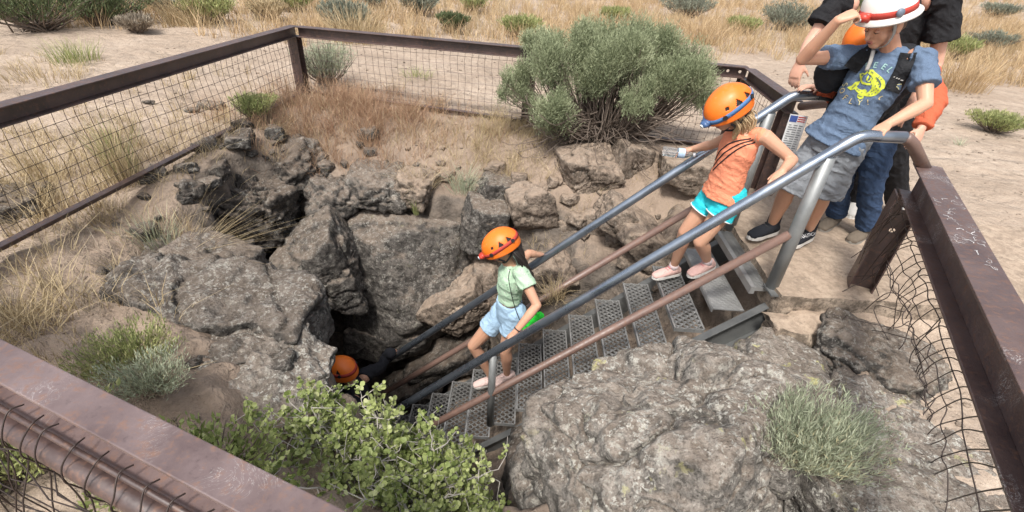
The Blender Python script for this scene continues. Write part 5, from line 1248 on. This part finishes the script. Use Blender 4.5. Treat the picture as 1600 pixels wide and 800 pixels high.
def strands(name, paths, rad, mat, parent, seed, n=26, jitter=.008):
    """lock of hair: many thin strands round a guide"""
    rs = np.random.RandomState(seed); mb = MB()
    for i in range(n):
        P = smooth_path(paths, 5); a = rs.uniform(0, 2 * np.pi); r_ = jitter * rs.uniform(.1, 1); off = rs.normal(size=3); off = off / np.linalg.norm(off) * r_
        t = np.linspace(0, 1, len(P))[:, None]; P = P + off * (.5 + .8 * np.sin(t * 3.0)) + rs.normal(size=3) * .004 * t; mb.tube(P, np.linspace(rad, rad * .4, len(P)), 4, False)
    return mb.build(name, mat, parent, True)
JJ = lambda d: {a: at(*b) for a, b in d.items()}

# ---- child 1: boy on the landing
def boy():
    J = JJ(dict(head=(1383, 37, 2.80), neck=(1398, 82, 2.83), rs=(1342, 88, 2.93), re=(1254, 92, 2.85), rh=(1309, 32, 2.72), ls=(1443, 92, 2.72), le=(1446, 162, 2.55), lh=(1384, 196, 2.5), hip=(1308, 214, 2.86), rhip=(1290, 224, 2.92), lhip=(1325, 228, 2.82), rk=(1231, 296, 2.90), ra=(1206, 350, 3.01), lk=(1287, 300, 2.85), la=(1263, 360, 2.97)))
    hf = frame((-.85, -.28, -.44), (-.3, -.1, 1))
    gy = cloth('grey_shorts', (.215, .23, .25), .1, 200, .8); tee = cloth('slate_blue_tee', (.105, .15, .225), .08, 300, .9, .35)
    sock = cloth('black_knit', (.022, .024, .03), .2); o = dict(hf=hf, hk=1.0, arms='rl',
        hands={'r': ((.6, -.05, .35), (.4, .35, -.75), -1, (45, 55, 40), .06, (.7, .5, .5)), 'l': ((-.62, -.55, -.12), (.0, -.15, -1), 1, (22, 48, 45), .05, (.8, .4, .35))},
        top=dict(mat=tee, sleeve=.6, hem=-.07, grow=.019, sw=1.0, seed=3, fold=.006, flare=1.3), bottom=dict(mat=gy, len=1.0, grow=.02, flare=1.28, seed=9, fold=.007, waist=.02),
        shoe=(sock, SOLE, BLACKW), toe={'r': (-.85, -.45, 0), 'l': (-.8, -.55, 0)}, high=.35, shoek=1.08)
    root, body, k, side, f3, spine = person('boy in slate-blue fish-print T-shirt and white helmet on the landing', J, 1.45, SK, o)
    face_bits(J['head'], hf, body, 1.0, open_=True)
    g = lambda p: J['head'] + np.asarray(p) @ hf.T
    # hair under the helmet
    mb = MB(); mb.ellipsoid((0, -.03, .022), (.079, .084, .08)); mb.ellipsoid((0, -.06, -.03), (.055, .045, .04)); v, f = mb.arrays(); mesh_np('hair', g(v), f, simple('brown_hair', (.12, .075, .045), .7, .4, 150, .6), body, True)
    # white full-brim helmet
    prof = [(1.0, -.004), (1.2, -.014), (1.22, -.009), (1.03, .008), (1.0, .03), (.93, .07), (.78, .1), (.5, .122), (.2, .13), (.001, .131)]; n = 48; a = np.linspace(0, 2 * np.pi, n, endpoint=False)
    V = np.concatenate([np.column_stack([np.sin(a) * .104 * r_, np.cos(a) * .128 * r_ - .012, np.full(n, z + .05) + .016 * np.cos(a)]) for r_, z in prof]); q = [[i * n + j, i * n + (j + 1) % n, (i + 1) * n + (j + 1) % n, (i + 1) * n + j] for i in range(len(prof) - 1) for j in range(n)]
    he = mesh_np('helmet', g(V), np.array(q), simple('white_shell', (.8, .78, .74), .38, .04, 10), root, True); so = he.modifiers.new('thick', 'SOLIDIFY'); so.thickness = .003; so.offset = -1
    rows = [np.column_stack([np.sin(a) * .104 * r_, np.cos(a) * .128 * r_ - .012, np.full(n, z + .054) + .016 * np.cos(a)]) for r_, z in ((1.02, .008), (1.055, .008), (1.03, .038), (1.0, .038))]
    q = [[i * n + j, i * n + (j + 1) % n, ((i + 1) % 4) * n + (j + 1) % n, ((i + 1) % 4) * n + j] for i in range(4) for j in range(n)]; mesh_np('headlamp_strap', g(np.concatenate(rows)), np.array(q), REDW, he, True)
    mb = MB(); mb.ellipsoid((0, .135, .094), (.03, .024, .022)); mb.box((0, .122, .09), (.052, .02, .04)); v, f = mb.arrays(); lo = mesh_np('headlamp', g(v), f, LAMPR, he, True)
    mb = MB(); mb.tube([(0, .155, .094), (0, .162, .094)], .013, 14, up=(1, 0, 0)); v, f = mb.arrays(); mesh_np('lens', g(v), f, LENS, lo)
    mb = MB(); mb.tube([(-.1, .03, .085), (-.112, .03, .085)], .02, 16, up=(0, 0, 1)); v, f = mb.arrays(); mesh_np('badge', g(v), f, simple('badge_blue', (.16, .2, .26), .4), he)
    mb = MB()
    for s in (-1, 1): mb.tube(smooth_path([(s * .085, .03, .03), (s * .077, .026, -.03), (s * .052, .04, -.085), (0, .055, -.108)], 4), None, 6, up=(0, 1, 0), ell=[(.011, .003)] * 13)
    v, f = mb.arrays(); mesh_np('chin_strap', g(v), f, simple('grey_webbing', (.3, .29, .27), .8), he, True)
    ch = J['head'] + hf @ np.array([0, .056, -.112]); mb = MB(); mb.tube(smooth_path([ch, ch + np.array([-.01, -.03, -.05]), ch + np.array([-.012, -.035, -.1])], 4), None, 6, up=(1, 0, 0), ell=[(.011, .003)] * 9); mb.build('strap_end', simple('grey_webbing', (.36, .35, .33), .8), he, True)
    # print on the shirt
    top = o['_top']; u = unit(spine); n_ = unit(f3 + np.array([-.05, -.25, .25])); r_ = unit(np.cross(u, n_)); u = np.cross(n_, r_)
    c = lerp(J['hip'], J['neck'], .6) - r_ * .01; fm = surf_map(top, c, r_, u, n_)
    lime = simple('lime_print', (.55, .62, .06), .8, .1, 60); ink = simple('print_dark', (.07, .1, .14), .85); teal = simple('teal_print', (.36, .6, .55), .8); yel = simple('yellow_print', (.62, .58, .3), .8); tan_ = simple('tan_print', (.6, .48, .24), .8)
    KS = .00036; Z = lambda pts: (np.array(pts, float) - np.array([350, 400])) * np.array([KS, -KS])
    for chh, x, y, an, col_ in (('F', 196, 168, 34, teal), ('E', 292, 128, 14, teal), ('E', 402, 110, -6, teal), ('L', 490, 120, -22, teal), ('I', 592, 160, -36, teal), ('N', 668, 222, -50, yel), ('G', 690, 308, -68, yel), ('S', 62, 490, -62, yel), ('O', 76, 580, -40, tan_), ('F', 180, 655, -14, tan_), ('L', 290, 672, 4, tan_), ('Y', 405, 645, 20, yel), ('!', 498, 602, 34, tan_)):
        v, f = text_2d(chh, .04); an = R(an); ca, sa = math.cos(an), math.sin(an); v = v @ np.array([[ca, sa], [-sa, ca]]) + Z([(x, y)])[0]; drape('print_letter', v, f, fm, col_, top, .003)
    for i, pts in enumerate(([(240, 230), (265, 200), (300, 188), (345, 208), (400, 225), (460, 240), (520, 268), (556, 310), (580, 358), (558, 372), (550, 430), (530, 478), (490, 515), (440, 535), (400, 540), (385, 510), (425, 470), (432, 420), (415, 385), (385, 360), (365, 330), (375, 300), (330, 270), (290, 260), (262, 250), (245, 290), (232, 285)],
        [(170, 292), (205, 268), (240, 270), (232, 300), (240, 350), (270, 375), (330, 378), (380, 360), (400, 385), (350, 402), (280, 408), (240, 380), (200, 330)],
        [(120, 515), (170, 470), (185, 410), (235, 382), (248, 420), (240, 460), (270, 480), (330, 480), (360, 455), (400, 470), (400, 540), (340, 545), (280, 525), (235, 505), (190, 535)],
        [(315, 550), (350, 530), (400, 535), (412, 575), (380, 605), (330, 590)], [(290, 275), (312, 290), (326, 345), (305, 348), (292, 310)], [(336, 282), (366, 305), (360, 350), (330, 362), (345, 325)])):
        v, f = polyfill(Z(pts)); drape('fish_print', v, f, fm, lime, top, .0025 + .0003 * i)
    rs = np.random.RandomState(4); inkp = [[(385, 262), (420, 268), (470, 290), (510, 325), (528, 372), (518, 374), (498, 334), (462, 304), (418, 282)], [(250, 215), (268, 212), (272, 240), (258, 244)], [(300, 215), (340, 228), (338, 236), (298, 224)], [(196, 292), (224, 284), (226, 312), (208, 312)], [(190, 505), (214, 440), (220, 442), (202, 508)], [(330, 560), (390, 560), (388, 568), (334, 570)]]
    for x, y in ((430, 250), (470, 268), (440, 310), (480, 340), (505, 360), (460, 370), (520, 410), (490, 400), (470, 430), (510, 450), (480, 480), (450, 500), (455, 455), (300, 500), (350, 510), (270, 495)): inkp.append([(x - 9, y - 3), (x, y - 9), (x + 10, y + 2), (x + 1, y + 8)])
    for pts in inkp: v, f = polyfill(Z(pts)); drape('fish_print_line', v, f, fm, ink, top, .0062)
    v, f = polyfill(Z([(608, 450), (618, 454), (598, 480), (596, 500), (612, 508), (606, 516), (584, 506), (586, 478)])); drape('print_mark', v, f, fm, tan_, top, .003)
    # backpack
    bp = cloth('black_pack', (.02, .021, .024), .25, 160, .75)
    pk = J['neck'] - f3 * .17 - spine * .38; m = MB(); fr_ = np.stack([side, -f3, unit(spine)], 1)
    m.ellipsoid(pk, (.15, .09, .24), fr_, 20, 14); m.box(pk + f3 * .03, (.24, .09, .38), fr_); m.ellipsoid(at(1302, 112, 3.0), (.1, .07, .12)); m.ellipsoid(at(1325, 112, 3.02), (.1, .07, .12)); pko = remesh(m, .009, 6, 'backpack', bp, root, fold_fn(4, .006)); tag(pko, 'black backpack on the boy')
    # straps: chest-plane x>0 is r_
    for sx in (-1, 1):
        rb = ribbon('shoulder_strap', [(sx * .075, .2), (sx * .098, .13), (sx * .112, .04), (sx * .125, -.06), (sx * .135, -.12)], .07, fm, bp, pko, .004, .008)
    for (x, w_) in ((.098, .006), (.108, .006), (.12, .01), (.086, .004)):
        v, f = polyfill(np.array([(x, .075), (x + w_, .078), (x + w_, .082), (x, .079)])); drape('strap_mark', v, f, fm, SOLE, pko, .019)
    # lettering on the ankle socks
    wht = simple('white_lettering', (.75, .75, .75), .8)
    for s, txt in (('r', 'NAUTICA'), ('l', 'NAUTICA')):
        A_ = J[s + 'a']; t_ = unit(np.array(o['toe'][s], float)); nn_ = np.array([t_[1], -t_[0], 0]); nn_ = nn_ if nn_[1] < 0 else -nn_; nn_ = unit(nn_ + np.array([0, 0, .35]))
        shs = [q for q in root.children if q.name.startswith('shoe')]; shx = min(shs, key=lambda q: np.linalg.norm(np.array(q.data.vertices[0].co) - A_)); uu = unit(np.cross(nn_, -t_)) if np.cross(nn_, -t_)[2] > 0 else unit(np.cross(-t_, nn_)); rr_ = np.cross(uu, nn_)
        f2 = surf_map(shx, A_ + t_ * .05 - np.array([0, 0, .02]), rr_, uu, nn_); v, f = text_2d(txt, .03); drape('lettering', v, f, f2, wht, shx, .0015)
    return root
boy()

# ---- child 2: girl in orange top
def girl_orange():
    J = JJ(dict(head=(1137, 172, 2.78), neck=(1163, 203, 2.80), rs=(1146, 212, 2.91), re=(1112, 226, 3.06), rh=(1082, 233, 3.15), ls=(1196, 214, 2.68), le=(1238, 250, 2.62), lh=(1222, 268, 2.50), hip=(1128, 302, 2.82), rhip=(1115, 308, 2.88), lhip=(1142, 312, 2.77), rk=(1070, 362, 2.88), ra=(1052, 418, 3.0), lk=(1094, 378, 2.74), la=(1106, 410, 2.83)))
    hf = frame((-.75, -.3, -.58), (-.45, -.2, .85))
    orange = cloth('coral_orange_tank', (.8, .285, .165), .06); aqua = cloth('aqua_shorts', (.03, .52, .6), .06, 200, .7); pink = cloth('pink_mesh', (.62, .4, .36), .12, 300)
    o = dict(hf=hf, hk=.96, hands={'r': ((-.85, .25, -.3), (.1, -.1, -1), -1, (18, 30, 30), .05, (.7, .3, .5)), 'l': ((-.55, -.6, -.45), (-.1, -.2, -1), 1, (15, 42, 38), .09, (.8, .5, .2))},
        top=dict(mat=orange, sleeve=0, hem=-.035, grow=.013, seed=13, fold=.004, flare=1.2, upto=5), bottom=dict(mat=aqua, len=.38, grow=.012, flare=1.14, seed=19, fold=.004, waist=.02),
        shoe=(pink, SOLE, simple('pink_lace', (.6, .22, .24), .7)), toe={'r': (-.93, -.3, -.05), 'l': (-.85, -.45, -.1)}, high=.1)
    root, body, k, side, f3, spine = person('girl in orange tank top and aqua shorts stepping down the upper treads', J, 1.32, SK, o)
    face_bits(J['head'], hf, body, .96, (.35, .25, .15))
    he = helmet(J['head'], hf, root, 1.0, ORANGE, BLUEW, LAMPB); 
    blond = simple('blond_hair', (.52, .38, .22), .6, .35, 120)
    h = lambda x, y, z: J['head'] + hf @ np.array([x, y, z])
    for i, pts in enumerate((([(-.07, -.02, -.03), (-.085, -.03, -.09), (-.07, -.01, -.16)]), ([(-.06, -.05, -.04), (-.08, -.07, -.1), (-.085, -.03, -.17)]), ([(-.03, -.09, -.04), (-.04, -.11, -.1), (-.06, -.07, -.17)]), ([(.02, -.09, -.04), (.02, -.11, -.11), (.0, -.09, -.18)]), ([(-.072, .02, -.03), (-.08, .02, -.09), (-.06, .045, -.15)]))):
        strands('hair', [h(*p) for p in pts], .0032, blond, body, 40 + i, 34, .022)
    mb = MB(); v = None; mb.ellipsoid((0, -.03, .0), (.077, .08, .07)); vv, ff = mb.arrays(); mesh_np('hair', J['head'] + vv @ hf.T, ff, blond, body, True)
    # long black straps of a sling across the chest
    top = o['_top']; u = unit(spine); n_ = unit(f3 + np.array([-.15, -.45, .3])); r_ = unit(np.cross(u, n_)); u = np.cross(n_, r_); c = lerp(J['hip'], J['neck'], .6); fm = surf_map(top, c, r_, u, n_)
    for i, pts in enumerate(([(.11, .13), (.06, .07), (-.0, -.02), (-.07, -.12)], [(.1, .14), (.03, .07), (-.03, -.01), (-.085, -.1)], [(.085, .14), (.0, .08), (-.05, .02), (-.09, -.06)])):
        ribbon('sling_cord', pts, .007, fm, BLACKW, top, .002, .003)
    for s_ in 'rl':
        A_ = J[s_ + 'a']; d_ = unit(J[s_ + 'k'] - A_); mb = MB(); mb.tube([A_ - d_ * .01, A_ + d_ * .02, A_ + d_ * .045], np.array([.036, .034, .033]) * k * 1.05, 16); mb.build('sock', cloth('pale_sock', (.6, .5, .5), .1), root, True)
    # shorts trim
    trim = simple('white_trim', (.75, .76, .76), .8)
    for s in 'rl':
        Hp, K_ = J[s + 'hip'], J[s + 'k']; mb = MB(); p = lerp(Hp, K_, .365); q = lerp(Hp, K_, .387); r0 = .072 * 1.14 * k + .0155; mb.tube([p, q], r0 * .985, 28); mb.build('hem_trim', trim, o['_bottom'], True)
    return root, J
_g, GJ = girl_orange()

# water bottle in her far hand
def bottle():
    a = at(1032, 238, 3.16); b = at(1088, 245, 3.13); d = unit(b - a); L = .215; c = (a + b) / 2 + np.array([0, 0, .012]); p0 = c - d * L / 2
    root = empty('water_bottle', p0, 'clear plastic water bottle in the hand of the girl in orange', 'bottle')
    t = NT('clear_plastic'); pl = t.done((.9, .95, 1.0), .06, None, Transmission_Weight=.92, IOR=1.2)
    prof = [(0, .022), (.004, .03), (.02, .032), (.03, .0295), (.045, .032), (.07, .032), (.09, .029), (.11, .032), (.14, .032), (.165, .026), (.185, .0145), (.2, .013)]
    mb = MB(); mb.tube([p0 + d * x for x, _ in prof], [r_ for _, r_ in prof], 20); mb.build('shell', pl, root, True)
    mb = MB(); mb.tube([p0 + d * .2005, p0 + d * .216], .0155, 16); mb.build('cap', simple('white_cap', (.8, .82, .85), .5), root, True)
    mb = MB(); mb.tube([p0 + d * .1, p0 + d * .145], .0328, 24, False); mb.build('wrap_label', simple('pale_blue_label', (.42, .56, .72), .5, .35, 50), root, True)
bottle()

# ---- child 3: girl in green top
def girl_green():
    J = JJ(dict(head=(783, 386, 2.78), neck=(799, 415, 2.80), rs=(806, 414, 2.94), re=(826, 396, 3.08), rh=(842, 398, 3.15), ls=(815, 428, 2.68), le=(839, 477, 2.56), lh=(805, 519, 2.47), hip=(795, 482, 2.82), rhip=(786, 488, 2.89), lhip=(805, 492, 2.76), rk=(739, 540, 2.87), ra=(768, 590, 2.95), lk=(789, 548, 2.74), la=(792, 584, 2.80)))
    hf = frame((-.8, -.25, -.5), (-.45, -.1, .9))
    mint = floral('mint_floral'); denim = cloth('pale_denim', (.36, .52, .68), .14, 240, .85); sand = cloth('white_pink_sandal', (.66, .5, .46), .15)
    o = dict(hf=hf, hk=.97, hands={'r': ((.2, .7, -.3), (.0, .1, -1), -1), 'l': ((-.35, -.45, -.8), (.2, .55, -.6), 1, (18, 28, 25), .08, (.8, .5, .2))},
        top=dict(mat=mint, sleeve=.42, hem=.3, grow=.013, sw=1.15, seed=23, fold=.005, flare=.95), bottom=dict(mat=denim, len=.46, grow=.01, flare=1.12, seed=29, fold=.004, waist=.24),
        shoe=(sand, SOLE, sand), toe={'r': (-.9, -.25, -.1), 'l': (-.85, -.5, -.15)}, high=-.06)
    root, body, k, side, f3, spine = person('girl in mint crop top and denim shorts halfway down the stairs', J, 1.36, SK, o)
    face_bits(J['head'], hf, body, .97, (.05, .03, .02))
    helmet(J['head'], hf, root, .96, ORANGE, REDW, LAMPR)
    dk = simple('black_hair', (.022, .016, .013), .5, .3, 140)
    h = lambda x, y, z: J['head'] + hf @ np.array([x, y, z])
    mb = MB(); mb.ellipsoid((0, -.03, .0), (.077, .082, .075)); vv, ff = mb.arrays(); mesh_np('hair', J['head'] + vv @ hf.T, ff, dk, body, True)
    bk = at(826, 440, 2.72); mb = MB(); P = smooth_path([h(-.01, -.1, -.03), at(818, 412, 2.76), at(829, 432, 2.73), at(832, 452, 2.72)], 6); n = len(P)
    for ph in (0, 2.1, 4.2):
        a = np.linspace(0, 14, n) + ph; off = np.stack([np.cos(a), np.sin(a), 0 * a], 1) * .011; mb.tube(P + off, np.linspace(.027, .015, n), 8)
    mb.build('braid', dk, body, True); strands('hair', [h(-.06, -.06, -.02), at(816, 408, 2.72), at(828, 446, 2.7)], .003, dk, body, 61, 80, .034)
    # bracelet, cord
    mb = MB(); w = J['lh']; d = unit(J['le'] - J['lh']); mb.tube([w + d * .02, w + d * .028], .0275 * k, 18); mb.build('bracelet', BLACKW, body, True)
    top = o['_top']; mb = MB(); mb.tube(smooth_path([at(797, 420, 2.66), at(795, 438, 2.62), at(803, 475, 2.64), at(812, 500, 2.66)], 6), .003, 6); mb.build('cord', BLACKW, top, True)
    return root
girl_green()
def green_bag():
    c = at(832, 503, 2.72); root = empty('drawstring_bag', c, 'bright green drawstring bag at the hip of the girl in mint', 'bag'); m = MB(); rot = eul(0, 35, 0)
    m.ellipsoid(c, (.06, .045, .11), rot, 14, 10); m.box(c + np.array([.0, 0, -.01]), (.08, .05, .15), rot)
    remesh(m, .008, 4, 'pouch', cloth('neon_green', (.03, .62, .05), .15, 80), root, fold_fn(6, .006))
    mb = MB(); mb.tube(smooth_path([c + np.array([.02, -.03, .1]), c + np.array([-.03, -.05, .16]), at(812, 470, 2.66)], 5), .003, 6); mb.build('cord', BLACKW, root, True)
green_bag()

# ---- person 4: deep in the pit
def deep():
    hd = at(535, 580, 2.72); d = lambda x, y, z: hd + np.array([x, y, z])
    J = dict(head=hd, neck=d(.05, .02, -.16), rs=d(.12, .17, -.2), re=d(.16, .3, -.1), rh=at(603, 557, 3.15), ls=d(.1, -.15, -.22), le=d(.1, -.25, -.45), lh=d(-.08, -.3, -.5), hip=d(.12, .02, -.62), rhip=d(.12, .1, -.66), lhip=d(.12, -.06, -.66), rk=d(.0, .1, -.98), ra=d(.08, .1, -1.3), lk=d(.05, -.07, -1.0), la=d(.2, -.07, -1.2))
    J['re'] = lerp(J['rs'], J['rh'], .5) + np.array([.03, .02, -.05])
    hf = frame((-.75, .45, -.2), (-.1, 0, 1)); blk = cloth('black_jacket', (.02, .021, .026), .25); o = dict(hf=hf, hands={'r': ((.7, .2, .6), (0, 0, -1), -1, (40, 45, 30)), 'l': ((-.3, -.5, -.6), (0, 1, 0), 1)}, top=dict(mat=blk, sleeve=2, hem=-.08, grow=.016, seed=33, fold=.006), bottom=dict(mat=blk, len=2, name='trousers', grow=.012), shoe=(blk, SOLE, blk), toe={'r': (-.9, 0, 0), 'l': (-.9, 0, 0)}, vox=.006)
    root, body, *_ = person('person in black jacket and orange helmet deepest in the pit', J, 1.4, SK, o)
    helmet(hd, hf, root, .98, ORANGE, REDW, LAMPR)
    mb = MB(); w_ = J['rh']; f_ = unit((.7, .2, .6)); mb.ellipsoid(w_ + f_ * .05, (.06, .06, .05)); mb.ellipsoid(w_ + f_ * .0, (.045, .045, .045)); remesh(mb, .008, 3, 'hand_cover', blk, root)  # black cover added to hide the hand against the dark pit
deep()

# ---- person 5: adult in black behind the boy, head above the frame
def adult():
    J = JJ(dict(head=(1408, -78, 3.32), neck=(1402, -18, 3.34), rs=(1305, 8, 3.42), re=(1268, 62, 3.36), rh=(1250, 98, 3.26), ls=(1478, 0, 3.22), le=(1462, 100, 3.2), lh=(1420, 170, 3.1), hip=(1375, 150, 3.42)))
    hp = J['hip']; J['rhip'] = hp + np.array([-.08, .06, -.03]); J['lhip'] = hp + np.array([.08, -.05, -.03]); ft = atz(1325, 330, 0.0)
    J['ra'] = np.array([ft[0] + .05, ft[1] + .02, .1]); J['la'] = J['ra'] + np.array([.28, -.05, 0]); J['rk'] = lerp(J['rhip'], J['ra'], .5) + np.array([-.05, -.05, .02]); J['lk'] = lerp(J['lhip'], J['la'], .5) + np.array([-.05, -.05, .02])
    hf = frame((-.6, -.6, -.4), (-.1, -.1, 1)); blk = cloth('black_tee', (.018, .018, .02), .25); o = dict(hf=hf, hk=1.05, hands={'r': ((-.1, -.2, -1), (.6, .5, -.1), -1, (14, 20, 15)), 'l': ((-.6, -.4, -.5), (0, 0, -1), 1)}, top=dict(mat=blk, sleeve=.6, hem=-.1, grow=.022, sw=1.3, seed=43, fold=.006), bottom=dict(mat=blk, len=2, name='trousers', grow=.014), shoe=(cloth('grey_white_trainer', (.5, .48, .45), .15), SOLE, SOLE), toe={'r': (-.6, -.8, 0), 'l': (-.5, -.85, 0)}, vox=.006, fat=1.1, shoek=1.1)
    root, body, *_ = person('adult in black T-shirt standing behind the boy with head out of frame', J, 1.62, SK2, o)
    mb = MB(); mb.ellipsoid((0, -.025, .03), (.08, .09, .085)); v, f = mb.arrays(); mesh_np('hair', J['head'] + v * 1.05 @ hf.T, f, simple('adult_hair', (.08, .05, .035), .7, .4, 150), body, True)
adult()
# ---- person 6: child in red sleeves between them
def red_child():
    J = JJ(dict(head=(1352, 66, 3.12), neck=(1362, 108, 3.14), rs=(1322, 112, 3.22), re=(1305, 150, 3.24), rh=(1278, 137, 3.19), ls=(1446, 118, 2.98), le=(1462, 158, 2.84), lh=(1440, 200, 2.72), hip=(1358, 212, 3.14)))
    hp = J['hip']; J['rhip'] = hp + np.array([-.06, .05, -.03]); J['lhip'] = hp + np.array([.05, -.05, -.03]); f1 = atz(1342, 372, 0.0)
    J['la'] = np.array([f1[0] + .02, f1[1] + .0, .085]); f2 = atz(1288, 352, 0.0); J['ra'] = np.array([f2[0] + .05, f2[1] + .0, .085])
    for s in 'rl': J[s + 'k'] = lerp(J[s + 'hip'], J[s + 'a'], .5) + np.array([-.04, -.03, .02])
    hf = frame((-.7, -.4, -.45), (-.2, -.1, 1)); red = cloth('rust_red_sleeves', (.52, .12, .06), .12); jean = cloth('dark_blue_jeans', (.035, .06, .115), .3, 220)
    o = dict(hf=hf, hands={'r': ((-.8, -.1, .05), (0, 0, -1), -1, (12, 20, 18)), 'l': ((-.25, -.45, -.75), (-.3, .5, -.4), 1, (14, 25, 22), .09)}, top=dict(mat=red, sleeve=2, hem=-.05, grow=.014, seed=53, fold=.006, sw=1.15), bottom=dict(mat=jean, len=2, name='jeans', grow=.014, flare=1.15, fold=.007), shoe=(cloth('brown_shoe', (.16, .13, .1), .3), simple('grey_sole', (.25, .23, .2), .8), DARK), toe={'r': (-.75, -.6, 0), 'l': (-.8, -.55, 0)}, vox=.006, shoek=1.1)
    root, body, k, side, f3, spine = person('child in rust-red sleeves, black vest and jeans half hidden behind the boy', J, 1.4, SK2, o)
    helmet(J['head'], hf, root, .98, ORANGE, REDW, LAMPR, lamp=False)
    m = MB(); c = lerp(J['hip'], J['neck'], .5); m.tube([lerp(J['hip'], J['neck'], t_) for t_ in (.1, .4, .7, .9)], None, 18, up=side, ell=[(.15 * k, .115 * k), (.145 * k, .115 * k), (.145 * k, .115 * k), (.12 * k, .1 * k)]); m.ellipsoid(c + side * .12 + f3 * .05, (.1, .09, .15)); remesh(m, .009, 5, 'vest', cloth('black_vest', (.018, .018, .02), .3), root, fold_fn(8, .006))
red_child()
